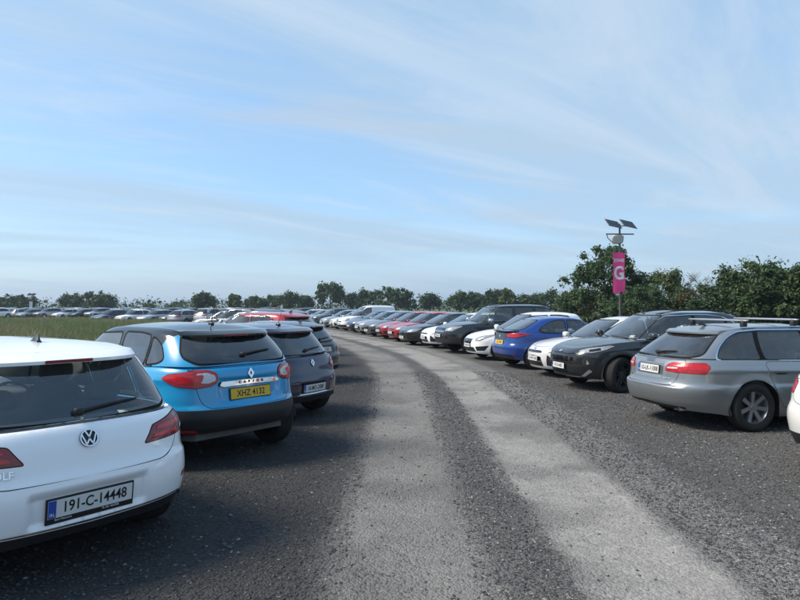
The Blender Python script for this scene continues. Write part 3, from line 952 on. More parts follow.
    for sg, ys in ((1, (.52, -.02)), (-1, (.02, -.5))):      # front wipers lie along the cowl
        pa, pb = [], []
        for y_, t_ in ((ys[0], .055), (ys[1], .12)):
            yy = abs(y_) / float(g_hw(t_, None)); s = float(np.interp(-yy, -green.Y[green.half:], green.S[green.half:])) * (1 if y_ >= 0 else -1)
            q = green.pos(np.array([s]), np.array([t_]))[0]; nn = green.normal(np.array([s]), np.array([t_]))[0]; pa.append(Vector(q) + Vector(nn) * .018)
        mb = MB(); mb.tube([pa[0], pa[0].lerp(pa[1], .5) + Vector((.006, 0, .008)), pa[1]], [.010, .007, .005], n=5); mb.build('wiper', M_BLACK, root)
    if S['rails']:
        for sg in (1, -1):
            pts = []
            xa, xb = g0[1] + .18, g1[1] - .02
            for i, x in enumerate(np.linspace(xa, xb, 9)):
                s, z = green.sz(('s', float(x), float(roof(x)) - .004)); q = green.pos(np.array([s]), np.array([.999]))[0]
                pts.append((q[0], sg * (q[1] + .02), q[2] + (.045 if 0 < i < 8 else .0)))
            mb = MB(); mb.tube(pts, .014, n=6); mb.build('roof_rail', S['rails'] if not isinstance(S['rails'], bool) else M_BLACK, root)
    return root, info

WHEELS = {}
def make_wheel(kind, Rw, tw, parent):
    key = (kind, Rw, tw)
    if key not in WHEELS:
        rim_r = Rw - (.105 if kind != 'steel' else .12)
        h = tw / 2
        mb = MB()
        prof = [(rim_r - .012, -h * .8), (rim_r, -h * .86), (rim_r + .03, -h * .98), (Rw - .035, -h), (Rw - .012, -h * .86), (Rw - .002, -h * .6)]
        for g in (-.5, -.17, .17, .5):                           # circumferential grooves
            prof += [(Rw, h * (g - .1)), (Rw - .007, h * (g - .06)), (Rw - .007, h * (g + .06)), (Rw, h * (g + .1))]
        prof += [(Rw - .002, h * .6), (Rw - .012, h * .86), (Rw - .035, h), (rim_r + .03, h * .98), (rim_r, h * .86), (rim_r - .012, h * .8)]
        mb.lathe(prof, 40)
        tyre = mb.mesh('tyre', M_TYRE)
        mb = MB()
        am = 0
        mb.lathe([(rim_r - .002, -h * .8), (rim_r - .03, -h * .6), (rim_r - .035, h * .35), (rim_r - .012, h * .78), (rim_r + .006, h * .88), (rim_r + .004, h * .80)], 36, 0)
        n = {'alloy5': 5, 'alloy10': 10, 'alloy7': 7, 'steel': 9, 'alloy6': 6, 'dark5': 5}[kind]
        for k in range(n):
            a = 2 * math.pi * k / n
            Mx = Matrix.Rotation(a, 4, 'Y')
            twin = kind in ('alloy5', 'dark5')
            offs = (-.032, .032) if twin else (0,)
            wd = .034 if twin else (.075 if kind in ('alloy7', 'alloy6') else .05)
            for o_ in offs:
                y1, y0 = h * .52, h * .74
                r0, r1 = .035, rim_r - .012
                w0, w1 = wd * .62, wd * (.62 if kind != 'alloy7' else .8)
                vs = [(r0, y1, o_ * .6 - w0 / 2), (r0, y1, o_ * .6 + w0 / 2), (r1, y0, o_ * 1.5 + w1 / 2), (r1, y0, o_ * 1.5 - w1 / 2)]
                vs += [(v[0], v[1] - .035, v[2]) for v in vs]
                mb.add(vs, [(0, 1, 2, 3), (7, 6, 5, 4), (0, 4, 5, 1), (1, 5, 6, 2), (2, 6, 7, 3), (3, 7, 4, 0)], 0, Mx)
        mb.lathe([(.001, h * .60), (.030, h * .60), (.034, h * .56), (.068, h * .55), (.072, h * .35)], 20, 0)
        mb.lathe([(.001, h * .05), (rim_r * .80, h * .05)], 28, 1)
        mb.lathe([(.001, -h * .2), (rim_r - .03, -h * .2)], 28, 2)
        rim = mb.mesh('rim', [M_ALLOYDARK if kind == 'dark5' else M_ALLOY, M_DISC, M_WELL], angle=30)
        WHEELS[key] = (tyre, rim)
    t, r = WHEELS[key]
    w = link(bpy.data.objects.new('wheel', t), parent)
    link(bpy.data.objects.new('rim', r), w)
    return w

def put_car(root, x, y, deg, label, cat, group=None, ref='rear', L=0):
    """ref: the ground point under the middle of the tail ('rear') or of the nose ('front')"""
    a = R(deg); dx = L if ref == 'front' else 0
    root.location = (x - math.cos(a) * dx, y - math.sin(a) * dx, 0.006)
    root.rotation_euler = (0, 0, a)
    tag(root, label, cat, group)

# ------------------------------------------------------------------ the makes of car in the picture
def lin(r, g, b): return tuple(((c / 255) / 12.92 if c / 255 <= .04045 else ((c / 255 + .055) / 1.055) ** 2.4) for c in (r, g, b))
def shift(tab, dx): return [(x + dx, z) for x, z in tab]
def irish(text, z, **k): return dict(dict(text=text, z=z, mat=M_PWHITE, eu=True, size=.094, xs=.80), **k)
def ulster(text, z, **k): return dict(dict(text=text, z=z, mat=M_PYELLOW, size=.098, xs=.86, h=.111), **k)

# white five-door hatchback, tail towards the road
SP_WHITE_HATCH = dict(
    rear_dents=[('r', .34, .42, .565, .030, .045)],
    hwp=[(.15, .90), (.24, .945), (.40, .985), (.55, 1.0), (.66, .995), (.69, .98), (.80, .985), (.90, .965), (1.1, .93)],
    tailgate=[('r', 0, .652), ('r', .50, .662), ('r', .60, .70), ('r', .655, .78), ('r', .67, .88), ('r', .67, .968)],
    tail=[('tail_lamp', [('r', .375, .782), ('r', .45, .888), ('r', .66, .938), ('s', .30, .945), ('s', .385, .905), ('s', .31, .825), ('r', .76, .800)], .003, .014),
          ('in_bright', [('r', .47, .855), ('r', .49, .876), ('r', .72, .905), ('s', .31, .905), ('s', .29, .875), ('r', .74, .868)], .006, .006),
          ('in_bright#2', [('r', .44, .805), ('r', .455, .828), ('r', .67, .842), ('r', .67, .815)], .006, .004),
          ('in_reverse', [('r', .72, .815), ('r', .72, .838), ('s', .29, .850), ('s', .27, .824)], .006, .006)],
    lamp_mat='dark',
    extra=[('reflector', [('s', .13, .475), ('s', .13, .510), ('s', .33, .530), ('s', .30, .492)], .002, True, .008, .003),
           ('rear_bumper_insert', [('r', 0, .20), ('r', .74, .20), ('r', .79, .33), ('r', .76, .385), ('r', .70, .375), ('r', 0, .355)], -.012, False, .015, 0),
           ('chrome_trim', [('r', 0, .366), ('r', .66, .381), ('r', .68, .390), ('r', 0, .376)], .004, False, .003, 0)],
    rear_glass=[('r', 0, .985), ('r', .60, 1.005), ('r', .665, 1.04), ('r', .545, 1.33), ('r', .50, 1.375), ('r', 0, 1.385)],
    spoiler=(1.378, .13, .09, .535, .034), glass='tint', brake_light=True,
    rplate=irish('191-C-14448', .492, off=.014, frame=.010, lip=.026, ty=.0, small=[('Euro Motors.ie', -.17, -.068, .017), ('Ph. 021 4667000', .12, -.068, .017)]),
    fplate=irish('191-C-14448', .42), wheel='alloy10', res=.035, wiper=-.36, wiper_dz=.045,
    head=[('head_lamp', [('f', .44, .64), ('f', .46, .72), ('s', 4.02, .77), ('s', 3.78, .79), ('s', 3.96, .68)], .002, .02)],
    extra_front=True)
# blue crossover with a black roof and black lower bumper
SP_BLUE_CROSS = dict(
    L=4.12, W=1.78, wb=2.605, ro=.70, Rw=.335, tyre=.215,
    belt=[(0, 1.085), (.5, 1.085), (1.2, 1.05), (2.4, 1.00), (3.0, .985), (3.4, .95), (3.8, .87), (4.12, .76)],
    zlow=[(0, .40), (.35, .36), (.8, .25), (3.2, .25), (3.8, .24), (4.12, .25)],
    rear=[(.2, .16), (.36, .10), (.46, .03), (.56, .0), (.64, .01), (.70, .045), (.84, .06), (.90, .065), (1.0, .075), (1.1, .11)],
    front=[(.2, .12), (.4, .02), (.6, 0), (.75, .03), (.9, .12), (1.1, .5)],
    hwp=[(.2, .92), (.35, .965), (.55, .99), (.72, 1.0), (.86, .985), (.95, .98), (1.05, .955), (1.2, .92)],
    ar=7.0, br=3.0,
    g_rear=(.125, .52), g_front=(3.30, 2.32), g_hw=(.80, .645), rearp=1.45,
    roof=[(.3, 1.445), (.6, 1.47), (1.1, 1.50), (1.7, 1.50), (2.3, 1.455), (2.7, 1.40)],
    rear_dents=[('r', .36, .74, .93, .020, .05)],
    rear_glass=[('r', 0, 1.115), ('r', .56, 1.125), ('r', .645, 1.19), ('r', .64, 1.25), ('r', .56, 1.40), ('r', .50, 1.43), ('r', 0, 1.435)],
    side_glass=[[('s', 1.62, 1.05), ('s', 1.66, 1.425), ('s', 2.28, 1.40), ('s', 2.66, 1.23), ('s', 3.04, 1.03)],
                [('s', .95, 1.09), ('s', .97, 1.41), ('s', 1.20, 1.43), ('s', 1.57, 1.43), ('s', 1.55, 1.06)],
                [('s', .58, 1.17), ('s', .70, 1.31), ('s', .84, 1.375), ('s', .91, 1.385), ('s', .89, 1.10), ('s', .66, 1.13)]],
    doors=[[('s', 1.58, .38), ('s', 1.58, .995), ('s', 3.0, .975), ('s', 3.05, .66), ('s', 2.9, .38)],
           [('s', 1.24, .42), ('s', 1.02, .70), ('s', .97, 1.03), ('s', 1.565, 1.0), ('s', 1.565, .38)]],
    tailgate=[('r', 0, .655), ('r', .50, .660), ('r', .565, .72), ('r', .60, .85), ('r', .62, 1.07)],
    cladding=[(.645, 0, .36), (.37, .36, 4.2)],
    tail=[('tail_lamp', [('r', .395, .935), ('r', .40, 1.015), ('r', .47, 1.055), ('r', .66, 1.055), ('s', .20, 1.05), ('s', .43, 1.015), ('s', .50, .975), ('s', .34, .90), ('s', .17, .870), ('r', .58, .875), ('r', .46, .895)], .010, .03),
          ('in_reverse', [('r', .42, .945), ('r', .425, 1.00), ('r', .50, 1.028), ('r', .595, 1.02), ('r', .60, .93), ('r', .50, .918)], .014, .02),
          ('in_bright', [('s', .15, .92), ('s', .15, 1.01), ('s', .34, 1.00), ('s', .40, .97), ('s', .30, .92)], .014, .03)],
    extra=[('reflector', [('s', .17, .40), ('s', .17, .435), ('s', .34, .445), ('s', .32, .41)], .006, True, .006, 0),
           ('badge_bar', [('r', 0, .882), ('r', .33, .870), ('r', .40, .885), ('r', .37, .925), ('r', 0, .932)], .026, False, .012, 0)],
    rplate=ulster('XHZ 4132', .785, off=.014), fplate=None,
    two_tone=[[('q', -9.0, .80), ('q', -1.22, .80), ('q', -1.05, 1.20), ('q', -.86, 1.37), ('q', -.60, 1.445), ('q', .60, 1.445), ('q', .86, 1.37), ('q', 1.05, 1.20), ('q', 1.22, .80), ('q', 9.0, .80), ('q', 9.0, 5.0), ('q', -9.0, 5.0)]],
    spoiler=(1.432, .13, .08, .57, .040, M_GLOSSBLACK), glass='priv', res=.035, wiper=-.34, wiper_dz=.075, mirror_z=1.04, handle_z=.90, wheel='dark5', mirror_mat=M_GLOSSBLACK)
# dark supermini
SP_NAVY_MINI = dict(
    L=4.06, W=1.73, wb=2.59, ro=.64, Rw=.305,
    belt=[(0, .965), (.5, .965), (1.6, .94), (2.7, .91), (3.1, .885), (3.6, .81), (3.9, .72), (4.06, .66)],
    g_rear=(.15, .50), g_front=(3.02, 2.14), g_hw=(.765, .62),
    roof=[(.3, 1.36), (.6, 1.385), (1.1, 1.41), (1.6, 1.41), (2.1, 1.37), (2.4, 1.32)],
    rear_dents=[('r', .32, .42, .56, .025, .04)],
    rear_glass=[('r', 0, .99), ('r', .54, 1.00), ('r', .62, 1.05), ('r', .53, 1.31), ('r', .48, 1.35), ('r', 0, 1.36)],
    side_glass=[[('s', 1.55, .965), ('s', 1.57, 1.345), ('s', 2.12, 1.325), ('s', 2.45, 1.16), ('s', 2.82, .945)],
                [('s', .82, 1.00), ('s', .90, 1.31), ('s', 1.20, 1.345), ('s', 1.50, 1.35), ('s', 1.48, .97)]],
    doors=[[('s', 1.51, .26), ('s', 1.51, .93), ('s', 2.80, .90), ('s', 2.82, .60), ('s', 2.70, .26)],
           [('s', 1.20, .30), ('s', .95, .70), ('s', .85, .95), ('s', 1.495, .93), ('s', 1.495, .26)]],
    tailgate=[('r', 0, .60), ('r', .50, .61), ('r', .56, .66), ('r', .60, .80), ('r', .62, .955)],
    tail=[('tail_lamp', [('r', .46, .80), ('r', .47, .875), ('r', .54, .920), ('r', .70, .925), ('s', .32, .90), ('s', .34, .86), ('s', .22, .75), ('r', .72, .72), ('r', .60, .74)], .006, .03),
          ('in_reverse', [('r', .49, .815), ('r', .50, .85), ('r', .60, .85), ('r', .61, .795)], .009, .012)],
    extra=[('rear_bumper_insert', [('r', 0, .20), ('r', .80, .20), ('r', .82, .385), ('r', 0, .385)], .002, False, .02, 0),
           ('chrome_trim', [('r', 0, .395), ('r', .76, .408), ('r', .76, .418), ('r', 0, .405)], .004, False, .003, 0)],
    rplate=irish('10-MO-2080', .49, off=.012), spoiler=(1.352, .14, .09, .52, .04), glass='clear', wiper_dz=.05, wheel='alloy7')
# black hatchback with the plate between the lamps
SP_BLACK_HATCH = dict(
    L=4.35, W=1.80, wb=2.64, ro=.82,
    tail=[('tail_lamp', [('r', .55, .76), ('r', .53, .90), ('r', .72, .935), ('s', .30, .925), ('s', .34, .80), ('s', .22, .74)], .003, .02),
          ('in_reverse', [('r', .57, .79), ('r', .565, .83), ('r', .68, .84), ('r', .68, .79)], .006, .01)],
    rear_dents=[('r', .33, .745, .86, .025, .035)], tailgate=[('r', 0, .60), ('r', .50, .61), ('r', .56, .68), ('r', .60, .80), ('r', .66, .955)],
    extra=[('rear_bumper_insert', [('r', 0, .20), ('r', .78, .20), ('r', .80, .40), ('r', 0, .40)], .002, False, .02, 0),
           ('chrome_trim', [('r', 0, .412), ('r', .70, .42), ('r', .70, .432), ('r', 0, .424)], .004, False, .003, 0)],
    rplate=irish('08-G-1263', .80, off=.012), spoiler=(1.36, .15, .08, .54, .04, M_GLOSSBLACK), glass='priv')
# silver estate with cross bars on its roof
SP_ESTATE = dict(
    L=4.92, W=1.855, wb=2.845, ro=1.10, Rw=.335, tyre=.225,
    belt=[(0, .985), (.5, .985), (2.0, .955), (3.2, .92), (3.75, .885), (4.3, .81), (4.7, .72), (4.92, .64)],
    zlow=[(0, .30), (.4, .26), (1.1, .19), (3.9, .19), (4.5, .20), (4.92, .22)],
    rear=[(.15, .20), (.30, .09), (.40, .03), (.56, .0), (.605, .004), (.63, .045), (.80, .075), (.88, .085), (.92, .11), (1.0, .16)],
    front=[(.15, .12), (.35, .02), (.55, 0), (.66, .03), (.80, .12), (1.0, .5)],
    hwp=[(.15, .90), (.24, .945), (.40, .98), (.58, 1.0), (.62, .998), (.66, .985), (.82, .985), (.92, .96), (1.1, .93)], ar=7.5, br=2.9,
    g_rear=(.19, .83), g_front=(3.70, 2.72), g_hw=(.815, .63), rearp=1.12, rr=.08,
    roof=[(.5, 1.365), (.9, 1.395), (1.4, 1.425), (2.1, 1.43), (2.7, 1.385), (3.0, 1.34)],
    rear_dents=[('r', .285, .745, .895, .018, .03)],
    rear_glass=[('r', 0, 1.005), ('r', .58, 1.015), ('r', .675, 1.05), ('r', .55, 1.31), ('r', .50, 1.345), ('r', 0, 1.355)],
    side_glass=[[('s', 2.12, .975), ('s', 2.12, 1.365), ('s', 2.72, 1.335), ('s', 3.05, 1.17), ('s', 3.42, .955)],
                [('s', 1.36, .985), ('s', 1.36, 1.37), ('s', 2.06, 1.37), ('s', 2.06, .978)],
                [('s', .62, 1.00), ('s', .72, 1.15), ('s', .88, 1.28), ('s', 1.03, 1.345), ('s', 1.29, 1.365), ('s', 1.29, .988)]],
    chrome_windows=[('s', .62, 1.00), ('s', .72, 1.15), ('s', .88, 1.28), ('s', 1.03, 1.345), ('s', 1.36, 1.37), ('s', 2.06, 1.37), ('s', 2.72, 1.335), ('s', 3.05, 1.17), ('s', 3.42, .955), ('s', 2.06, .975)],
    doors=[[('s', 2.09, .27), ('s', 2.09, .95), ('s', 3.42, .92), ('s', 3.46, .60), ('s', 3.3, .27)],
           [('s', 1.58, .32), ('s', 1.36, .72), ('s', 1.30, .955), ('s', 2.075, .945), ('s', 2.075, .27)]],
    tailgate=[('r', 0, .615), ('r', .46, .618), ('r', .52, .65), ('r', .56, .76), ('r', .60, .97)],
    tail=[('tail_lamp', [('r', .36, .815), ('r', .39, .905), ('r', .45, .932), ('r', .76, .94), ('s', .44, .935), ('s', .48, .89), ('s', .42, .80), ('r', .80, .795), ('r', .52, .80)], .006, .025),
          ('in_reverse', [('r', .40, .848), ('r', .405, .868), ('r', .55, .872), ('r', .55, .85)], .010, .004),
          ('in_bright', [('r', .62, .842), ('r', .62, .86), ('s', .36, .870), ('s', .36, .852)], .010, .004)],
    extra=[('rear_bumper_insert', [('r', 0, .18), ('r', .60, .18), ('r', .64, .33), ('r', 0, .35)], -.006, False, .02, 0)],
    rplate=irish('10-LK-11008', .818, off=.012, w=.48), spoiler=(1.352, .12, .06, .56, .035), brake_light=False,
    glass='tint', wheel='alloy7', wiper=-.30, wiper_dz=.03, res=.038, handle_mat=M_BLACK)
# near-black crossover SUV, nose towards the road
SP_SUV = dict(
    L=4.48, W=1.855, wb=2.67, ro=.90, Rw=.36, tyre=.235,
    belt=[(0, 1.09), (.6, 1.085), (1.8, 1.06), (2.8, 1.04), (3.3, 1.02), (3.8, .975), (4.2, .90), (4.40, .83), (4.48, .79)],
    zlow=[(0, .36), (.35, .33), (.9, .28), (3.5, .28), (4.1, .27), (4.48, .29)],
    rear=[(.2, .14), (.40, .04), (.6, 0), (.72, .01), (.85, .05), (1.1, .12)],
    front=[(.2, .16), (.40, .04), (.55, 0), (.70, .01), (.82, .06), (.95, .20), (1.1, .5)],
    hwp=[(.2, .92), (.35, .965), (.6, .995), (.75, 1.0), (.88, .985), (1.0, .965), (1.2, .93)],
    af=6.5, bf=3.0, r_nose=.12,
    g_rear=(.15, .58), g_front=(3.32, 2.42), g_hw=(.82, .66), rearp=1.25,
    roof=[(.3, 1.53), (.7, 1.565), (1.3, 1.60), (1.9, 1.60), (2.4, 1.555), (2.8, 1.49)],
    rear_glass=[('r', 0, 1.13), ('r', .60, 1.14), ('r', .67, 1.19), ('r', .56, 1.48), ('r', .50, 1.52), ('r', 0, 1.525)],
    side_glass=[[('s', 1.80, 1.085), ('s', 1.82, 1.53), ('s', 2.40, 1.505), ('s', 2.75, 1.32), ('s', 3.12, 1.065)],
                [('s', 1.05, 1.11), ('s', 1.08, 1.50), ('s', 1.40, 1.53), ('s', 1.75, 1.535), ('s', 1.73, 1.09)],
                [('s', .62, 1.16), ('s', .76, 1.34), ('s', 1.0, 1.46), ('s', .98, 1.12)]],
    chrome_windows=[('s', .62, 1.16), ('s', .76, 1.34), ('s', 1.06, 1.48), ('s', 1.40, 1.53), ('s', 1.82, 1.535), ('s', 2.40, 1.505), ('s', 2.75, 1.32), ('s', 3.12, 1.065), ('s', 1.8, 1.085)],
    doors=[[('s', 1.76, .38), ('s', 1.76, 1.05), ('s', 3.08, 1.02), ('s', 3.12, .68), ('s', 3.0, .38)],
           [('s', 1.42, .42), ('s', 1.16, .80), ('s', 1.08, 1.07), ('s', 1.745, 1.05), ('s', 1.745, .38)]],
    tailgate=[('r', 0, .66), ('r', .52, .67), ('r', .60, .74), ('r', .66, .90), ('r', .68, 1.07)],
    cladding=[(.40, 0, .60), (.36, .6, 4.6)],
    tail=[('tail_lamp', [('r', .30, .93), ('r', .30, .98), ('s', .12, 1.03), ('s', .38, 1.02), ('s', .40, .96), ('s', .14, .92)], .004, .02)],
    head=[('head_lamp', [('f', .60, .795), ('f', .56, .835), ('s', 4.16, .885), ('s', 3.78, .945), ('s', 3.70, .93), ('s', 3.92, .85), ('s', 4.14, .80)], .004, .02),
          ('in_headdark', [('s', 4.18, .815), ('s', 4.18, .855), ('s', 3.98, .895), ('s', 3.98, .85)], .007, .01)],
    extra=[('grille', [('f', -.1, .60), ('f', .38, .60), ('f', .56, .64), ('f', .60, .72), ('f', .50, .785), ('f', .30, .76), ('f', -.1, .775)], -.012, True, .02, .004),
           ('front_bumper_insert', [('f', -.1, .36), ('f', .55, .36), ('f', .62, .44), ('f', .50, .57), ('f', -.1, .57)], -.015, True, .02, 0),
           ('fog_surround', [('f', .68, .50), ('f', .66, .66), ('s', 4.28, .73), ('s', 4.08, .68), ('s', 4.12, .56)], -.006, True, .03, .004),
           ('fog_lamp', [('f', .735, .56), ('f', .735, .63), ('s', 4.24, .655), ('s', 4.20, .58)], .002, True, .02, 0),
           ('skid_plate', [('f', -.1, .30), ('f', .56, .30), ('f', .66, .37), ('s', 4.20, .47), ('s', 4.14, .43), ('f', .66, .32)], .008, True, .01, 0)],
    fplate=irish('191-D-4821', .505, off=.02, upright=True), rplate=irish('191-D-4821', .80), spoiler=(1.52, .16, .09, .58, .04), glass='priv', mirror_z=1.10, handle_z=.90, wheel='dark5', res=.038, rails=M_BLACK)
# silver-white hatchback with a wide low grille, nose towards the road
SP_FRONT_A = dict(
    L=4.36, W=1.82, wb=2.65, ro=.82, Rw=.325,
    belt=[(0, .98), (.6, .975), (1.8, .95), (2.9, .92), (3.35, .895), (3.85, .82), (4.2, .73), (4.36, .665)],
    g_front=(3.30, 2.30), g_hw=(.80, .64), bf=2.4, af=6.0,
    front=[(.15, .14), (.30, .03), (.45, 0), (.60, .01), (.70, .05), (.85, .16), (1.0, .5)],
    head=[('head_lamp', [('f', .56, .615), ('f', .52, .685), ('s', 4.05, .77), ('s', 3.72, .825), ('s', 3.66, .81), ('s', 3.90, .71), ('s', 4.12, .62)], .004, .02),
          ('in_headdark', [('s', 4.10, .65), ('s', 4.10, .70), ('s', 3.95, .75), ('s', 3.98, .69)], .007, .01)],
    extra=[('grille', [('f', -.1, .28), ('f', .40, .28), ('f', .34, .50), ('f', -.1, .53)], -.012, True, .02, .004),
           ('radiator_surround', [('f', -.1, .385), ('f', .38, .385), ('f', .38, .402), ('f', -.1, .402)], .002, True, .0, 0),
           ('grille#2', [('f', -.1, .595), ('f', .34, .60), ('f', .38, .625), ('f', .30, .655), ('f', -.1, .655)], -.010, True, .01, .003),
           ('fog_surround', [('f', .50, .30), ('f', .53, .56), ('f', .60, .50), ('f', .74, .34), ('f', .66, .29)], -.012, True, .02, .004)],
    fplate=irish('12-WW-2206', .455, off=.016, upright=True),
    tail=[('tail_lamp', [('r', .58, .80), ('s', .12, .95), ('s', .40, .94), ('s', .30, .80)], .003, .02)], rplate=irish('12-WW-2206', .74))
# bright blue fastback hatchback, tail towards the road
SP_FASTBACK = dict(
    L=4.30, W=1.77, wb=2.60, ro=.78, Rw=.33,
    belt=[(0, 1.015), (.4, 1.015), (1.0, .99), (2.2, .95), (2.9, .925), (3.4, .89), (3.9, .80), (4.15, .72), (4.30, .66)],
    rear=[(.15, .16), (.32, .08), (.42, .02), (.58, .0), (.66, .02), (.72, .05), (.88, .075), (1.02, .09)],
    g_rear=(.12, 1.05), rearp=1.0, g_front=(3.34, 2.26), g_hw=(.775, .61), rx=.08, g_br=3.0,
    roof=[(.6, 1.345), (1.0, 1.385), (1.5, 1.41), (2.0, 1.405), (2.4, 1.36), (2.7, 1.31)], crown=.045,
    rear_glass=[('r', 0, 1.075), ('r', .56, 1.08), ('r', .62, 1.10), ('r', .53, 1.31), ('r', .48, 1.335), ('r', 0, 1.345)],
    side_glass=[[('s', 1.78, .985), ('s', 1.80, 1.345), ('s', 2.26, 1.325), ('s', 2.62, 1.16), ('s', 3.06, .965)],
                [('s', .92, 1.06), ('s', 1.02, 1.17), ('s', 1.28, 1.29), ('s', 1.52, 1.34), ('s', 1.73, 1.345), ('s', 1.71, .99), ('s', 1.08, 1.01)]],
    doors=[[('s', 1.74, .28), ('s', 1.74, .945), ('s', 3.02, .915), ('s', 3.05, .62), ('s', 2.92, .28)],
           [('s', 1.34, .32), ('s', 1.10, .70), ('s', 1.0, .985), ('s', 1.725, .945), ('s', 1.725, .28)]],
    tail=[('tail_lamp', [('r', .44, .885), ('r', .44, .965), ('r', .60, .985), ('r', .74, .99), ('s', .46, .985), ('s', .62, .955), ('s', .36, .905), ('r', .72, .87)], .022, .02),
          ('in_dark', [('r', .74, .94), ('r', .74, .975), ('s', .42, .975), ('s', .50, .955)], .025, .01)],
    tailgate=[('r', 0, .60), ('r', .50, .61), ('r', .56, .68), ('r', .58, .86), ('r', .60, 1.0)],
    extra=[('tail_panel', [('r', 0, .80), ('r', .36, .81), ('r', .43, .90), ('r', .43, .985), ('r', 0, .985)], .004, False, .015, .003),
           ('rear_bumper_insert', [('r', 0, .20), ('r', .62, .20), ('r', .68, .33), ('r', .60, .40), ('r', 0, .39)], .002, False, .02, 0),
           ('reflector', [('r', .68, .36), ('r', .68, .40), ('s', .22, .42), ('s', .20, .37)], .004, True, .008, .003)],
    tail_wing=True, rplate=ulster('KGZ 7094', .72, off=.012), glass='priv', wiper=False, wheel='alloy10')
# white hatchback with a trapezoid grille, nose towards the road
SP_FRONT_B = dict(
    L=4.28, W=1.80, wb=2.63, ro=.80, Rw=.32,
    g_front=(3.20, 2.26),
    front=[(.15, .14), (.30, .03), (.45, 0), (.60, .01), (.68, .04), (.80, .14), (1.0, .5)], bf=2.5,
    head=[('head_lamp', [('f', .48, .60), ('f', .44, .675), ('s', 3.98, .755), ('s', 3.70, .80), ('s', 3.64, .785), ('s', 3.92, .68), ('s', 4.08, .60)], .004, .015),
          ('in_headdark', [('f', .60, .625), ('f', .59, .67), ('s', 4.0, .71), ('s', 4.02, .65)], .007, .01)],
    extra=[('radiator_surround', [('f', -.1, .50), ('f', .26, .50), ('f', .36, .645), ('f', .34, .662), ('f', -.1, .668)], .002, True, .01, .003),
           ('grille', [('f', -.1, .515), ('f', .25, .515), ('f', .335, .64), ('f', -.1, .65)], -.006, True, .01, 0),
           ('front_bumper_insert', [('f', -.1, .27), ('f', .48, .27), ('f', .42, .40), ('f', -.1, .41)], -.012, True, .02, .004),
           ('fog_surround', [('f', .52, .30), ('f', .50, .42), ('f', .80, .46), ('f', .72, .31)], -.012, True, .015, .004)],
    fplate=irish('182-KE-940', .455, off=.016, upright=True),
    tail=[('tail_lamp', [('r', .50, .80), ('r', .52, .90), ('s', .14, .94), ('s', .36, .92), ('s', .30, .82)], .003, .02)], rplate=irish('182-KE-940', .52))
# big dark off-roader with roof rails
SP_BIG_SUV = dict(SP_SUV,
    L=4.80, W=1.885, wb=2.79, ro=1.02, Rw=.385, tyre=.26,
    belt=[(0, 1.17), (.6, 1.165), (1.8, 1.15), (2.9, 1.13), (3.5, 1.115), (4.1, 1.07), (4.5, 1.00), (4.72, .92), (4.80, .88)],
    zlow=[(0, .42), (.35, .40), (.9, .36), (3.6, .36), (4.3, .36), (4.80, .38)],
    front=[(.2, .16), (.45, .03), (.6, 0), (.80, .02), (.95, .07), (1.05, .18), (1.2, .5)], bf=3.2, af=7.0,
    g_rear=(.14, .40), g_front=(3.52, 2.72), g_hw=(.83, .70), roof=[(.3, 1.74), (.7, 1.76), (1.3, 1.775), (2.2, 1.77), (2.7, 1.735), (3.0, 1.68)],
    rear_glass=[('r', 0, 1.22), ('r', .62, 1.23), ('r', .68, 1.27), ('r', .60, 1.64), ('r', .56, 1.68), ('r', 0, 1.69)],
    side_glass=[[('s', 2.06, 1.185), ('s', 2.08, 1.70), ('s', 2.70, 1.685), ('s', 3.0, 1.46), ('s', 3.32, 1.165)],
                [('s', 1.22, 1.195), ('s', 1.24, 1.70), ('s', 2.0, 1.705), ('s', 1.98, 1.188)], [('s', .42, 1.22), ('s', .52, 1.66), ('s', 1.14, 1.695), ('s', 1.12, 1.2)]],
    chrome_windows=False, cladding=[(.50, 0, .60), (.45, .6, 4.9)],
    doors=[[('s', 2.02, .46), ('s', 2.02, 1.14), ('s', 3.30, 1.12), ('s', 3.33, .80), ('s', 3.2, .46)], [('s', 1.60, .50), ('s', 1.36, .90), ('s', 1.24, 1.15), ('s', 2.005, 1.14), ('s', 2.005, .46)]],
    head=[('head_lamp', [('f', .52, .83), ('f', .50, .93), ('s', 4.50, .99), ('s', 4.20, 1.02), ('s', 4.16, 1.0), ('s', 4.42, .90), ('s', 4.54, .83)], .004, .02)],
    extra=[('grille', [('f', -.1, .72), ('f', .44, .72), ('f', .48, .92), ('f', -.1, .935)], -.012, True, .02, .004), ('radiator_surround', [('f', -.1, .80), ('f', .46, .80), ('f', .47, .835), ('f', -.1, .84)], .004, True, 0, 0),
           ('front_bumper_insert', [('f', -.1, .46), ('f', .55, .46), ('f', .50, .62), ('f', -.1, .62)], -.012, True, .02, 0), ('fog_surround', [('f', .66, .52), ('f', .66, .66), ('f', .84, .66), ('f', .80, .52)], -.006, True, .02, .003)],
    fplate=irish('09-RN-3311', .66, off=.02, upright=True), rplate=irish('09-RN-3311', .90), spoiler=None, mirror_z=1.20, mirror_mat=M_CHROME, handle_z=1.0, wheel='alloy6', rails=M_BLACK, rx=.05, rr=.08)
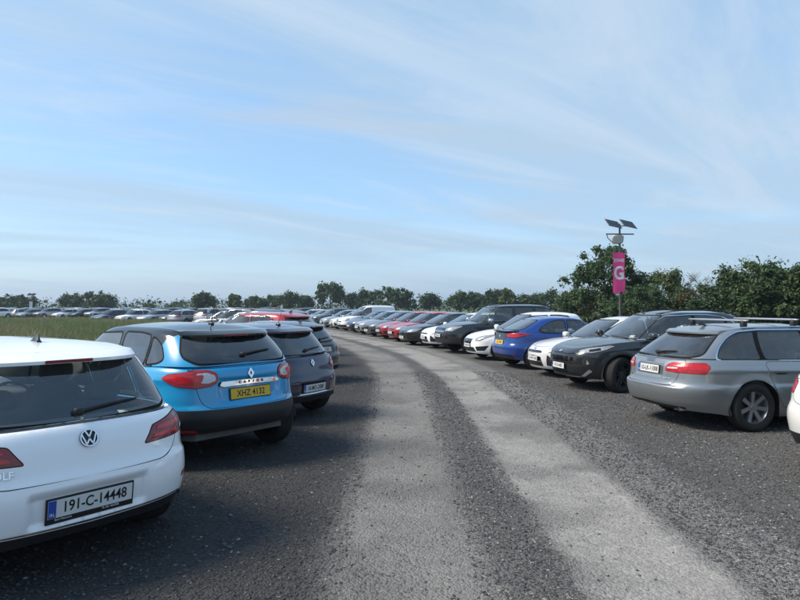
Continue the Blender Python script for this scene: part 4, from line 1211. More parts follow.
# four-door saloon
SP_SALOON = dict(
    L=4.68, W=1.82, wb=2.75, ro=1.02, Rw=.325,
    belt=[(0, 1.00), (.35, 1.03), (.7, 1.01), (1.6, .96), (3.0, .92), (3.5, .895), (4.1, .81), (4.5, .71), (4.68, .65)],
    g_rear=(.52, 1.35), rearp=1.0, g_front=(3.52, 2.50), g_hw=(.79, .61), roof=[(.9, 1.36), (1.3, 1.40), (1.8, 1.425), (2.2, 1.415), (2.6, 1.365), (2.9, 1.32)],
    rear_glass=[('r', 0, 1.06), ('r', .58, 1.07), ('r', .62, 1.10), ('r', .52, 1.33), ('r', .48, 1.355), ('r', 0, 1.36)],
    side_glass=[[('s', 2.02, .985), ('s', 2.04, 1.36), ('s', 2.52, 1.335), ('s', 2.86, 1.17), ('s', 3.28, .96)], [('s', 1.16, 1.01), ('s', 1.42, 1.24), ('s', 1.70, 1.35), ('s', 1.97, 1.36), ('s', 1.95, .988)]],
    doors=[[('s', 1.98, .27), ('s', 1.98, .945), ('s', 3.26, .915), ('s', 3.30, .60), ('s', 3.16, .27)], [('s', 1.55, .32), ('s', 1.32, .72), ('s', 1.24, .97), ('s', 1.965, .945), ('s', 1.965, .27)]],
    tailgate=[('r', 0, .66), ('r', .50, .67), ('r', .56, .74), ('r', .58, .98)],
    head=[('head_lamp', [('f', .46, .595), ('f', .44, .675), ('s', 4.34, .745), ('s', 4.02, .79), ('s', 4.0, .77), ('s', 4.22, .66), ('s', 4.42, .60)], .004, .02)],
    extra=[('radiator_surround', [('f', -.1, .40), ('f', .26, .40), ('f', .40, .53), ('f', .36, .66), ('f', -.1, .668)], .002, True, .01, .003), ('grille', [('f', -.1, .415), ('f', .25, .415), ('f', .38, .53), ('f', .345, .645), ('f', -.1, .652)], -.008, True, .01, 0),
           ('fog_surround', [('f', .50, .29), ('f', .52, .42), ('f', .82, .44), ('f', .74, .30)], -.012, True, .015, .004)],
    tail=[('tail_lamp', [('r', .40, .82), ('r', .40, .90), ('s', .14, .95), ('s', .40, .94), ('s', .34, .83)], .003, .02)], fplate=irish('161-MH-512', .37, off=.018, upright=True), rplate=irish('161-MH-512', .62), wiper=False, wheel='alloy10')
# small panel van
SP_VAN = dict(
    L=4.40, W=1.83, wb=2.73, ro=.78, Rw=.315,
    belt=[(0, 1.12), (.6, 1.12), (2.4, 1.10), (2.9, 1.08), (3.4, 1.03), (3.9, .93), (4.2, .82), (4.40, .74)],
    front=[(.15, .14), (.30, .03), (.45, 0), (.60, .01), (.75, .05), (.90, .14), (1.1, .5)], ar=12, br=5.0,
    rear=[(.15, .06), (.40, .0), (.62, .0), (.9, .03), (1.12, .04)],
    g_rear=(.05, .14), g_front=(3.45, 2.45), g_hw=(.85, .72), g_br=5.0, rr=.08, roof=[(.1, 1.755), (.6, 1.78), (1.8, 1.80), (2.4, 1.76), (2.8, 1.69)],
    rear_glass=[('r', 0, 1.20), ('r', .60, 1.20), ('r', .56, 1.62), ('r', 0, 1.64)],
    side_glass=[[('s', 2.10, 1.13), ('s', 2.12, 1.66), ('s', 2.46, 1.66), ('s', 2.84, 1.42), ('s', 3.22, 1.11)]],
    doors=[[('s', 2.04, .27), ('s', 2.04, 1.10), ('s', 3.20, 1.06), ('s', 3.24, .62), ('s', 3.10, .27)], [('s', 1.16, .28), ('s', 1.16, 1.10), ('s', 2.0, 1.10), ('s', 2.0, .28)]],
    tailgate=None, head=[('head_lamp', [('f', .50, .68), ('f', .48, .78), ('s', 4.08, .87), ('s', 3.82, .93), ('s', 3.90, .78), ('s', 4.12, .69)], .004, .03)],
    tail=[('tail_lamp', [('r', .72, .72), ('r', .72, 1.08), ('s', .12, 1.08), ('s', .12, .72)], .003, .02)],
    extra=[('grille', [('f', -.1, .62), ('f', .42, .62), ('f', .40, .70), ('f', -.1, .71)], -.008, True, .02, .003), ('front_bumper_insert', [('f', -.1, .26), ('f', .78, .26), ('f', .74, .44), ('f', -.1, .46)], .003, True, .02, 0)],
    fplate=irish('171-OY-77', .50, off=.014, upright=True), rplate=irish('171-OY-77', .55), wiper=False, wheel='steel', mirror_z=1.16, handle_z=.92, mirror_mat=M_BLACK, crease=0)
# generic hatchback nose used for the cars further down the row
SP_GENERIC = dict(SP_FRONT_B, tail=SP_BLACK_HATCH['tail'], spoiler=(1.36, .12, .08, .54, .04),
    extra=[('grille', [('f', -.1, .30), ('f', .44, .30), ('f', .40, .50), ('f', -.1, .52)], -.012, True, .03, .004), ('grille#2', [('f', -.1, .60), ('f', .36, .60), ('f', .40, .64), ('f', -.1, .66)], -.008, True, .01, .003),
           ('fog_surround', [('f', .56, .32), ('f', .56, .44), ('f', .80, .46), ('f', .74, .33)], -.010, True, .02, .003)],
    head=[('head_lamp', [('f', .50, .59), ('f', .46, .68), ('s', 4.0, .755), ('s', 3.74, .80), ('s', 3.70, .78), ('s', 3.9, .66), ('s', 4.06, .595)], .004, .03)], fplate=irish('07-D-5514', .46, off=.016, upright=True), rplate=irish('07-D-5514', .80))

# ------------------------------------------------------------------ ground
def vnoise(x, y, seed=0):
    """value noise on numpy arrays, 0..1"""
    xi, yi = np.floor(x).astype(int), np.floor(y).astype(int); fx, fy = x - xi, y - yi
    fx, fy = fx * fx * (3 - 2 * fx), fy * fy * (3 - 2 * fy)
    def h(a, b):
        n = (a * 374761393 + b * 668265263 + seed * 974711) & 0x7fffffff
        n = ((n ^ (n >> 13)) * 1274126177) & 0x7fffffff
        return ((n ^ (n >> 16)) & 0xffff) / 65535.0
    return (h(xi, yi) * (1 - fx) + h(xi + 1, yi) * fx) * (1 - fy) + (h(xi, yi + 1) * (1 - fx) + h(xi + 1, yi + 1) * fx) * fy
# middle of the right-hand wheel track, as it runs away from the camera and bends left
TRACK = pchip([(-12, 1.62), (0, 1.62), (10, 1.60), (14, 1.52), (18, 1.20), (21, .75), (24, .15), (28, -.95), (32, -2.15), (36, -3.40), (42, -5.4), (50, -8.3), (60, -12.3), (75, -19.0), (90, -26.5)])
def track_dir(y): return math.atan2(1.0, float((TRACK(y + .5) - TRACK(y - .5))))      # heading of the track
mat, n, l, b = new_mat('field_grass_ground')
t = n.new('ShaderNodeTexCoord')
n1 = n.new('ShaderNodeTexNoise'); n1.inputs['Scale'].default_value = .15; n1.inputs['Detail'].default_value = 8; l.new(t.outputs['Object'], n1.inputs['Vector'])
n2 = n.new('ShaderNodeTexNoise'); n2.inputs['Scale'].default_value = 6; n2.inputs['Detail'].default_value = 6; l.new(t.outputs['Object'], n2.inputs['Vector'])
cr = n.new('ShaderNodeValToRGB'); cr.color_ramp.elements[0].position = .35; cr.color_ramp.elements[0].color = (.045, .075, .022, 1); cr.color_ramp.elements[1].position = .68; cr.color_ramp.elements[1].color = (.13, .115, .05, 1)
ad = n.new('ShaderNodeMath'); ad.operation = 'MULTIPLY_ADD'; ad.inputs[1].default_value = .4; l.new(n2.outputs['Fac'], ad.inputs[0])
mu = n.new('ShaderNodeMath'); mu.operation = 'MULTIPLY'; mu.inputs[1].default_value = .6; l.new(n1.outputs['Fac'], mu.inputs[0]); l.new(mu.outputs[0], ad.inputs[2])
l.new(ad.outputs[0], cr.inputs[0]); l.new(cr.outputs[0], b.inputs['Base Color']); b.inputs['Roughness'].default_value = .95
me = mesh_np('ground', [(-2900, -150, -.03), (2900, -150, -.03), (2900, 3800, -.03), (-2900, 3800, -.03)], [(0, 1, 2), (0, 2, 3)], mat)
tag(link(bpy.data.objects.new('ground', me)), kind='structure')

def gravel_height(u, x, y):
    """ruts, crown and the ridge of loose stone thrown up beside the right-hand rut"""
    w = (vnoise(y * .35, u * .5, 3) - .5) * .30
    uu = u + w
    z = -.018 * np.exp(-((uu) / .55) ** 2) - .016 * np.exp(-((uu + 1.55) / .50) ** 2)
    z += .022 * np.exp(-((uu - .85) / .28) ** 2) * (.4 + vnoise(x * 3, y * 3, 5))
    z += .010 * np.exp(-((uu + .78) / .22) ** 2) * (.4 + vnoise(x * 3, y * 3, 6))
    z += (vnoise(x * 1.3, y * 1.3, 1) - .5) * .012 + (vnoise(x * 6, y * 6, 2) - .5) * .007 + (vnoise(x * 17, y * 17, 9) - .5) * .005
    return z * sstep(40, 18, y)
us = np.concatenate([np.linspace(-8.2, -3.0, 24), np.linspace(-2.94, 3.6, 120), np.linspace(3.75, 8.6, 30)])
ys = np.concatenate([np.linspace(-12, 1.9, 14), np.linspace(2, 9, 150), np.linspace(9.1, 20, 90), np.linspace(20.3, 90, 110)])
UU, YY = np.meshgrid(us, ys)
ANG = np.array([track_dir(v) for v in ys]) - math.pi / 2
XX = TRACK(YY) + UU * np.cos(ANG)[:, None]
YG = YY + UU * np.sin(ANG)[:, None]
ZZ = gravel_height(UU, XX, YG)
nu, nv = len(us), len(ys)
idx = np.arange(nu * nv).reshape(nv, nu)
quads = np.stack([idx[:-1, :-1], idx[:-1, 1:], idx[1:, 1:], idx[1:, :-1]], -1).reshape(-1, 4)
mat, n, l, b = new_mat('loose_gravel')
uvn = n.new('ShaderNodeUVMap'); uvn.uv_map = 'UVMap'
t = n.new('ShaderNodeTexCoord')
sx = n.new('ShaderNodeSeparateXYZ'); l.new(uvn.outputs[0], sx.inputs[0])
def nmath(op, a, bb=None, c=None, clamp=False):
    q = n.new('ShaderNodeMath'); q.operation = op; q.use_clamp = clamp
    for i, v in enumerate((a, bb, c)):
        if v is None: continue
        if isinstance(v, (int, float)): q.inputs[i].default_value = v
        else: l.new(v, q.inputs[i])
    return q.outputs[0]
def ntex(kind, scale, detail=4, vec=None, rough=.5):
    q = n.new('ShaderNodeTex' + kind); q.inputs['Scale'].default_value = scale
    if 'Detail' in q.inputs: q.inputs['Detail'].default_value = detail
    if kind == 'Noise': q.inputs['Roughness'].default_value = rough
    l.new(vec or t.outputs['Object'], q.inputs['Vector'])
    return q
def mrange(v, a, bb, lo=0.0, hi=1.0):
    q = n.new('ShaderNodeMapRange'); q.interpolation_type = 'SMOOTHSTEP'
    q.inputs['From Min'].default_value = a; q.inputs['From Max'].default_value = bb; q.inputs['To Min'].default_value = lo; q.inputs['To Max'].default_value = hi
    l.new(v, q.inputs['Value']); return q.outputs[0]
def nmix(f, a, bb):
    q = n.new('ShaderNodeMix'); q.data_type = 'RGBA'
    if isinstance(f, float): q.inputs[0].default_value = f
    else: l.new(f, q.inputs[0])
    for i, v in ((6, a), (7, bb)):
        if isinstance(v, tuple): q.inputs[i].default_value = v + (1,) if len(v) == 3 else v
        else: l.new(v, q.inputs[i])
    return q.outputs[2]
wob = nmath('MULTIPLY_ADD', ntex('Noise', .9, 3).outputs['Fac'], .40, -.20)
wob2 = nmath('MULTIPLY_ADD', ntex('Noise', 9, 4).outputs['Fac'], .22, -.11)
u = nmath('ADD', nmath('ADD', sx.outputs['X'], wob), wob2)
# compacted wheel tracks
tr = mrange(nmath('ABSOLUTE', u), .38, .66, 1, 0)
tl = mrange(nmath('ABSOLUTE', nmath('ADD', u, 1.56)), .36, .70, 1, 0)
patch = mrange(ntex('Noise', .75, 5).outputs['Fac'], .34, .58, .50, 1.0)
trk = nmath('MAXIMUM', tr, nmath('MULTIPLY', tl, .66))
trk = nmath('MULTIPLY', trk, patch)
ridge = mrange(nmath('ABSOLUTE', nmath('SUBTRACT', u, .88)), .15, .50, 1, 0)
st = ntex('Voronoi', 48); st2 = ntex('Voronoi', 24)
gcol = n.new('ShaderNodeValToRGB'); gcol.color_ramp.elements[0].color = (.016, .0165, .018, 1); gcol.color_ramp.elements[0].position = .10
gcol.color_ramp.elements[1].color = (.165, .162, .157, 1); gcol.color_ramp.elements[1].position = .95
sc1 = n.new('ShaderNodeSeparateColor'); l.new(st.outputs['Color'], sc1.inputs[0])
l.new(sc1.outputs[0], gcol.inputs[0])
gcol2 = n.new('ShaderNodeValToRGB'); gcol2.color_ramp.elements[0].color = (.03, .03, .032, 1); gcol2.color_ramp.elements[1].color = (.36, .352, .338, 1)
sc2 = n.new('ShaderNodeSeparateColor'); l.new(st2.outputs['Color'], sc2.inputs[0]); l.new(sc1.outputs[1], gcol2.inputs[0])
big = ntex('Noise', .5, 6)
loose = nmix(nmath('MULTIPLY', ridge, .80), gcol.outputs[0], gcol2.outputs[0])
loose = nmix(mrange(big.outputs['Fac'], .35, .7, 0, .35), loose, (.055, .056, .060))
# gravel colour mixed darker on the left of the track
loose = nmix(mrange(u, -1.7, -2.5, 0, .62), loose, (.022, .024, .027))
fine = ntex('Noise', 130, 4, rough=.7); mid = ntex('Noise', 4, 6, rough=.65)
tcol = n.new('ShaderNodeValToRGB'); tcol.color_ramp.elements[0].color = (.195, .188, .178, 1); tcol.color_ramp.elements[0].position = .3; tcol.color_ramp.elements[1].color = (.42, .403, .378, 1); tcol.color_ramp.elements[1].position = .72
l.new(nmath('MULTIPLY_ADD', fine.outputs['Fac'], .5, nmath('MULTIPLY', mid.outputs['Fac'], .5)), tcol.inputs[0])
speck = mrange(sc1.outputs[2], .80, .95, 0, .45)
tcol2 = nmix(speck, tcol.outputs[0], gcol.outputs[0])
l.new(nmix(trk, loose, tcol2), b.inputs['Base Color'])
b.inputs['Roughness'].default_value = .93; b.inputs['Specular IOR Level'].default_value = .25
hgt = nmath('MULTIPLY_ADD', st.outputs['Distance'], -1.0, nmath('MULTIPLY', st2.outputs['Distance'], -.8))
hgt = nmath('MULTIPLY', hgt, nmath('MULTIPLY_ADD', trk, -.75, 1.0))
bp = n.new('ShaderNodeBump'); bp.inputs['Strength'].default_value = 1.0; bp.inputs['Distance'].default_value = .02
l.new(hgt, bp.inputs['Height']); l.new(bp.outputs[0], b.inputs['Normal'])
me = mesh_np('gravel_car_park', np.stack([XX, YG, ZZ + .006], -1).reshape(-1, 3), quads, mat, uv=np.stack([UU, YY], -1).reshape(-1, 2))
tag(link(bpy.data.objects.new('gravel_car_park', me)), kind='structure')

# loose stones lying on the gravel, thickest along the ridge and between the ruts
def ground_z(x, y):
    i = np.clip(np.searchsorted(ys, y) - 1, 0, nv - 2)
    u = x - TRACK(y)
    return gravel_height(u, x, y) + .006
N = 270000
yy = 1.2 + 14.6 * rng.random(N) ** 1.75
half = 1.6 + yy * .62
xx = rng.uniform(-1, 1, N) * half
uu_ = xx - TRACK(yy)
dens = np.full(N, .50)
dens[np.abs(uu_) < .50] = .02; dens[np.abs(uu_ + 1.56) < .42] = .03; dens[uu_ < -2.2] = .42
dens[np.abs(uu_ - .95) < .40] = 1.0; dens[np.abs(uu_ + .78) < .25] = .75
k = (rng.random(N) < dens) & (uu_ > -7.5) & (uu_ < 7.5)
xx, yy = xx[k], yy[k]; N = len(xx)
zz_ = ground_z(xx, yy)
sz_ = (.0048 + .0105 * rng.random(N) ** 2.6) * (1 + .045 * np.maximum(yy - 4, 0))
oct_ = np.array([(1, 0, 0), (-1, 0, 0), (0, 1, 0), (0, -1, 0), (0, 0, 1), (0, 0, -1)], float)
of = np.array([(0, 2, 4), (2, 1, 4), (1, 3, 4), (3, 0, 4), (2, 0, 5), (1, 2, 5), (3, 1, 5), (0, 3, 5)])
jit = oct_[None] * (.65 + .7 * rng.random((N, 6, 1))) + rng.normal(0, .18, (N, 6, 3))
a = rng.random(N) * 6.28; ca, sa = np.cos(a), np.sin(a)
j2 = jit.copy(); j2[..., 0] = jit[..., 0] * ca[:, None] - jit[..., 1] * sa[:, None]; j2[..., 1] = jit[..., 0] * sa[:, None] + jit[..., 1] * ca[:, None]; j2[..., 2] *= .62
V = j2 * sz_[:, None, None] + np.stack([xx, yy, zz_ + sz_ * .25], -1)[:, None]
F = of[None] + (np.arange(N) * 6)[:, None, None]
stone_m = [plain('stone_dark', (.045, .046, .050), .9), plain('stone_mid', (.100, .099, .098), .9), plain('stone_pale', (.21, .206, .197), .9)]
mi = np.repeat(np.where((xx - TRACK(yy) < -2.1) & (rng.random(N) < .75), 0, rng.choice(3, N, p=(.44, .43, .13))), 8)
me = mesh_np('gravel_stones', V.reshape(-1, 3), F.reshape(-1, 3), stone_m, mi, smooth=False)
tag(link(bpy.data.objects.new('gravel_stones', me)), 'loose grey stones scattered over the gravel track and its ridges', 'gravel', kind='stuff')

# ------------------------------------------------------------------ rough grass beside and behind the left-hand row
def grass_patch(name, label, n_, sampler, hmin, hmax, wd, cols, probs):
    x, y, sc = sampler(n_); m = len(x)
    h = (hmin + (hmax - hmin) * rng.random(m)) * sc; w = wd * (.6 + .8 * rng.random(m)) * sc
    a = rng.random(m) * 6.28; dx, dy = np.cos(a), np.sin(a)
    lean = rng.normal(0, .28, (m, 2)) * h[:, None]
    base = np.stack([x, y, np.full(m, -.03)], -1)
    p0 = base + np.stack([-dx * w, -dy * w, 0 * w], -1); p1 = base + np.stack([dx * w, dy * w, 0 * w], -1)
    mid = base + np.stack([lean[:, 0] * .35, lean[:, 1] * .35, h * .55], -1)
    p2 = mid + np.stack([dx * w * .8, dy * w * .8, 0 * w], -1); p3 = mid - np.stack([dx * w * .8, dy * w * .8, 0 * w], -1)
    tip = base + np.stack([lean[:, 0], lean[:, 1], h], -1)
    V = np.stack([p0, p1, p2, p3, tip], 1).reshape(-1, 3)
    F = (np.array([(0, 1, 2), (0, 2, 3), (3, 2, 4)])[None] + (np.arange(m) * 5)[:, None, None]).reshape(-1, 3)
    patch = vnoise(x * .22 + 40, y * .22 + 40, 21)
    r = np.clip(rng.random(m) * .55 + patch * .62 - .12, 0, .999)
    mi = np.repeat(np.searchsorted(np.cumsum(probs), r).clip(0, len(cols) - 1), 3)
    me = mesh_np(name, V, F, cols, mi, smooth=False)
    return tag(link(bpy.data.objects.new(name, me)), label, 'grass', kind='stuff')
def leafy(name, rgb, trans=.25, vary=.35, scale=.8):
    if name in MATS: return MATS[name]
    m, n, l, b = new_mat(name)
    t = n.new('ShaderNodeTexCoord'); nz = n.new('ShaderNodeTexNoise'); nz.inputs['Scale'].default_value = scale; nz.inputs['Detail'].default_value = 4
    l.new(t.outputs['Object'], nz.inputs['Vector'])
    mx = n.new('ShaderNodeMix'); mx.data_type = 'RGBA'; l.new(nz.outputs['Fac'], mx.inputs[0])
    mx.inputs[6].default_value = tuple(c * (1 - vary) for c in rgb) + (1,); mx.inputs[7].default_value = tuple(c * (1 + vary) for c in rgb) + (1,)
    l.new(mx.outputs[2], b.inputs['Base Color']); b.inputs['Roughness'].default_value = .6; b.inputs['Specular IOR Level'].default_value = .3
    tr_ = n.new('ShaderNodeBsdfTranslucent'); l.new(mx.outputs[2], tr_.inputs[0])
    ms = n.new('ShaderNodeMixShader'); ms.inputs[0].default_value = trans
    l.new(b.outputs[0], ms.inputs[1]); l.new(tr_.outputs[0], ms.inputs[2]); l.new(ms.outputs[0], n['Material Output'].inputs[0])
    return m
GCOL = [leafy('grass_green', (.125, .175, .070)), leafy('grass_olive', (.185, .195, .092)), leafy('grass_straw', (.32, .265, .155)), leafy('grass_brown', (.17, .125, .085))]
def gs(n_):
    y = -2 + 78 * rng.random(n_) ** 1.2
    # from the noses of the left-hand row out to the edge of the picture
    xr_ = TRACK(y) - 8.3 - .05 * y + .35 * np.sin(y * 1.7) + .3 * rng.random(n_)
    xl = -.70 * y - 6
    x = xl + (xr_ - xl) * rng.random(n_)
    k = x < xr_
    return x[k], y[k], np.ones(k.sum()) * (.75 + .5 * vnoise(x[k] * .3, y[k] * .3, 8))
grass_patch('meadow_grass', 'rough green and straw coloured grass behind the parked row', 175000, gs, .24, .72, .010, GCOL, (.44, .26, .18, .12))
def gs2(n_):
    y = 6 + 44 * rng.random(n_); x = TRACK(y) + 8.8 + rng.random(n_) * (6 + y * .5)
    return x, y, np.ones(n_)
grass_patch('verge_grass', 'rough grass under the hedge behind the right hand row', 40000, gs2, .2, .6, .012, GCOL, (.5, .26, .14, .10))

# ------------------------------------------------------------------ trees and hedges
M_BARK = plain('bark', (.075, .062, .048), .9, vary=.4, scale=8, bump=.4)
L_DARK = leafy('leaf_dark', (.042, .075, .034), .24)
L_MID = leafy('leaf_mid', (.072, .122, .052), .28)
L_OLIVE = leafy('leaf_olive', (.100, .132, .048), .26)
L_BROWN = leafy('leaf_brown', (.105, .075, .040), .2)
def leaf_cloud(centres, radii, per, size, mats, probs, flat=.75, seed=0, aspect=.55):
    """leaf-sized rhombi spread through clumps"""
    g = np.random.default_rng(seed)
    c = np.repeat(np.asarray(centres), per, 0); r = np.repeat(np.asarray(radii), per)
    m = len(c)
    d = g.normal(0, 1, (m, 3)); d /= np.linalg.norm(d, axis=1, keepdims=True)
    rad = r * np.abs(g.normal(0, .62, m)).clip(0, 1.25)
    p = c + d * rad[:, None] * np.array([1, 1, flat])
    nrm = d * .6 + g.normal(0, .6, (m, 3)) + np.array([0, 0, .35]); nrm /= np.linalg.norm(nrm, axis=1, keepdims=True)
    t = np.cross(nrm, g.normal(0, 1, (m, 3))); t /= np.linalg.norm(t, axis=1, keepdims=True); b_ = np.cross(nrm, t)
    s = size * (.6 + .8 * g.random(m))[:, None]
    V = np.stack([p + t * s, p + b_ * s * aspect + nrm * s * .15, p - t * s, p - b_ * s * aspect + nrm * s * .15], 1).reshape(-1, 3)
    F = (np.array([(0, 1, 2), (0, 2, 3)])[None] + (np.arange(m) * 4)[:, None, None]).reshape(-1, 3)
    ci = np.repeat(g.random(len(centres)), per)
    mi = np.repeat(np.searchsorted(np.cumsum(probs), np.clip(ci * .6 + g.random(m) * .4, 0, .999)).clip(0, len(mats) - 1), 2)
    return V, F, mi
def limbs(h, spread, trunk_h, seed, n_l=9, r0=.14, lean=.0):
    g = random.Random(seed)
    mb = MB(); ends = []
    top = Vector((g.uniform(-.06, .06) * h + lean * h, g.uniform(-.05, .05) * h, h * .82))
    pts = [Vector((0, 0, -.05)), Vector((top.x * .15, top.y * .15, trunk_h)), Vector((top.x * .5, top.y * .6, h * .55)), top]
    mb.tube(pts, [r0 * 1.25, r0, r0 * .55, r0 * .12], n=7)
    ends.append(top)
    for i in range(n_l):
        u = (i + .5) / n_l
        zb = trunk_h + (h * .72 - trunk_h) * u
        a = i * 2.4 + g.uniform(-.5, .5)
        reach = spread * (.55 + .55 * math.sin(math.pi * min(1, u * .85 + .2))) * g.uniform(.7, 1.1)
        st_ = Vector((top.x * (zb / h) * .7, top.y * (zb / h) * .7, zb))
        en = st_ + Vector((math.cos(a) * reach, math.sin(a) * reach, h * g.uniform(.10, .26)))
        md = st_.lerp(en, .5) + Vector((0, 0, h * .04))
        mb.tube([st_, md, en], [r0 * .42 * (1 - u * .5), r0 * .26, r0 * .06], n=5)
        ends += [en, st_.lerp(en, .62) + Vector((0, 0, h * .03))]
        for q in range(5):
            a2 = a + g.uniform(-1.1, 1.1); e2 = md + Vector((math.cos(a2), math.sin(a2), g.uniform(-.1, 1.1))) * reach * g.uniform(.35, .85)
            mb.tube([md, md.lerp(e2, .5) + Vector((0, 0, .02 * h)), e2], [r0 * .20, r0 * .12, r0 * .04], n=4)
            ends.append(e2)
    return mb, ends
def make_tree(h, spread, trunk_h, seed, per, size, mats, probs, clump=.16, n_l=9, r0=.14, name='hedgerow_tree', flat=.8, lean=0.0):
    mb, ends = limbs(h, spread, trunk_h, seed, n_l, r0, lean)
    g = random.Random(seed + 5)
    root = empty(name)
    mb.build('trunk', M_BARK, root)
    cs = [tuple(e) for e in ends]; rs = [h * clump * g.uniform(.6, 1.15) for _ in ends]
    V, F, mi = leaf_cloud(cs, rs, per, size, mats, probs, flat, seed)
    link(bpy.data.objects.new('crown', mesh_np('crown', V, F, mats, mi, smooth=False)), root)
    return root
far_kinds = []
for k, (h, sp, th, per, cl, nl) in enumerate(((8.0, 2.6, 1.6, 60, .15, 10), (7.0, 3.0, 1.2, 60, .17, 9), (6.0, 2.2, .9, 64, .19, 8), (8.5, 3.2, 1.8, 56, .14, 12), (6.5, 3.6, 1.0, 60, .17, 11))):
    far_kinds.append((make_tree(h, sp, th, 50 + k, per, .34, [L_DARK, L_MID, L_OLIVE], (.5, .34, .16), cl, nl, .2), h, False))
def far_xy(px, d): return ((px - 400) / FPX * d, d)
TREES = [(-30, 292, 150, 1), (4, 297, 150, 2), (22, 296, 146, 4), (70, 295, 150, 1), (86, 293, 152, 4), (104, 294, 150, 2), (204, 292, 135, 2), (255, 296, 150, 2), (272, 294, 152, 0), (287, 293, 148, 1),
         (305, 295, 155, 2), (330, 282, 150, 3), (352, 292, 156, 0), (368, 291, 150, 1), (396, 289, 142, 4), (430, 293, 140, 2), (460, 293, 130, 1), (474, 291, 132, 0), (493, 289, 128, 3), (528, 294, 120, 2), (547, 291, 118, 1), (572, 293, 112, 4), (590, 296, 110, 2), (720, 292, 100, 1), (150, 303, 170, 2), (178, 302, 170, 4)]
LBL = {0: 'slender dark tree rising from the far hedgerow', 1: 'broad dark green tree in the far hedgerow', 2: 'small rounded tree in the far hedgerow', 3: 'tall full crowned tree standing above the far hedgerow', 4: 'wide spreading tree in the far hedgerow'}
used = set()
for px, ty, d, k in TREES:
    proto, h, _ = far_kinds[k]
    o = proto if k not in used else copy_tree(proto); used.add(k)
    x, y = far_xy(px, d)
    want = CAM_H + (HORIZON - ty) / FPX * d
    s = want / (h * 1.0)
    o.location = (x, y, -.03); o.rotation_euler = (0, 0, random.uniform(0, 6.28)); o.scale = (s * random.uniform(.95, 1.2), s * random.uniform(.95, 1.2), s)
    tag(o, LBL[k], 'tree', 'trees of the far hedgerow')
# bare and thin trees that show their twigs
for px, ty, d, lab in ((235, 296, 150, 'bare branched tree with hardly a leaf in the far hedgerow, beside the small rounded trees'), (508, 292, 120, 'thin half bare tree with pale twigs in the far hedgerow'), (703, 280, 34, 'bare twiggy sapling between the bush and the tall hedge')):
    want = CAM_H + (HORIZON - ty) / FPX * d
    mb, ends = limbs(want * 1.15, want * .28, want * .2, int(px), 10, .10 if d > 50 else .03)
    for e in ends:
        for q in range(5):
            v = Vector((random.uniform(-1, 1), random.uniform(-1, 1), random.uniform(.2, 1))) * want * .13
            mb.tube([e, e + v], [.012 * d / 40, .004 * d / 40], n=3, cap=False)
    root = empty('bare_tree', (*far_xy(px, d), -.03)); mb.build('trunk', M_BARK, root)
    V, F, mi = leaf_cloud([tuple(e) for e in ends], [want * .08] * len(ends), 5, .006 * d if d > 50 else .05, [L_OLIVE], (1,), 1, 4)
    link(bpy.data.objects.new('crown', mesh_np('crown', V, F, [L_OLIVE], mi, smooth=False)), root)
    tag(root, lab, 'tree')
# the low hedge that runs under the far trees
cs, rs = [], []
for px in np.arange(-120, 1000, 3.2):
    d = 158 - max(0, px - 350) * .085 + random.uniform(-4, 4)
    x, y = far_xy(px, d); hh = random.uniform(2.2, 4.0)
    cs += [(x, y, hh * .45), (x + random.uniform(-.6, .6), y, hh * .85)]; rs += [1.5, 1.2]
V, F, mi = leaf_cloud(cs, rs, 34, .26, [L_DARK, L_MID, L_OLIVE], (.5, .3, .2), 1.0, 77)
tag(link(bpy.data.objects.new('far_hedge', mesh_np('far_hedge', V, F, [L_DARK, L_MID, L_OLIVE], mi, smooth=False))), 'low dark hedge running along the far edge of the fields', 'hedge', kind='stuff')
# a line of low hills beyond
xs_ = np.linspace(-2600, 2600, 90); hv = 20 + 26 * vnoise(xs_ * .0022 + 9, xs_ * 0, 4) + 6 * vnoise(xs_ * .011, xs_ * 0 + 3, 5)
hv = np.where(xs_ < -1500, hv * .8, hv * .75)
V = [(x, 2900, -2) for x in xs_] + [(x, 3050, h) for x, h in zip(xs_, hv)] + [(x, 3500, -2) for x in xs_]
nn = len(xs_); F = [(i, i + 1, nn + i + 1, nn + i) for i in range(nn - 1)] + [(nn + i, nn + i + 1, 2 * nn + i + 1, 2 * nn + i) for i in range(nn - 1)]
tag(link(bpy.data.objects.new('hills', mesh_np('hills', V, F, leafy('hill_fields', (.06, .085, .045), .0, .3, .01)))), kind='structure')

# trees and bushes behind the right-hand row
def near_plant(name, px, d, top_y, seed, spread, trunk_h, per, size, mats, probs, clump, n_l, label, cat, r0=.09, flat=.85, lean=0.0):
    h = CAM_H + (HORIZON - top_y) / FPX * d
    o = make_tree(h * .97, spread, trunk_h, seed, per, size, mats, probs, clump, n_l, r0, name, flat, lean)
    o.location = (*far_xy(px, d), -.03); tag(o, label, cat); return o
near_plant('young_tree', 606, 36, 240, 301, 1.85, .5, 170, .095, [L_DARK, L_MID, L_OLIVE], (.46, .40, .14), .085, 17, 'tall dark leafy young tree right behind the pink banner', 'tree', .10)
near_plant('bush', 658, 35, 266, 312, 1.30, .25, 230, .07, [L_MID, L_OLIVE, L_BROWN], (.5, .35, .15), .125, 12, 'loose grey green bush beside the leafy young tree', 'bush', .05)
near_plant('bush', 684, 34, 286, 313, .8, .2, 200, .06, [L_OLIVE, L_BROWN, L_MID], (.45, .35, .2), .14, 9, 'lower brownish bush on the far side of the grey green bush', 'bush', .04)
near_plant('bush', 580, 40, 290, 314, 1.5, .2, 200, .07, [L_OLIVE, L_BROWN, L_MID], (.4, .35, .25), .15, 9, 'low brown tinged bush below the leafy young tree', 'bush', .05)
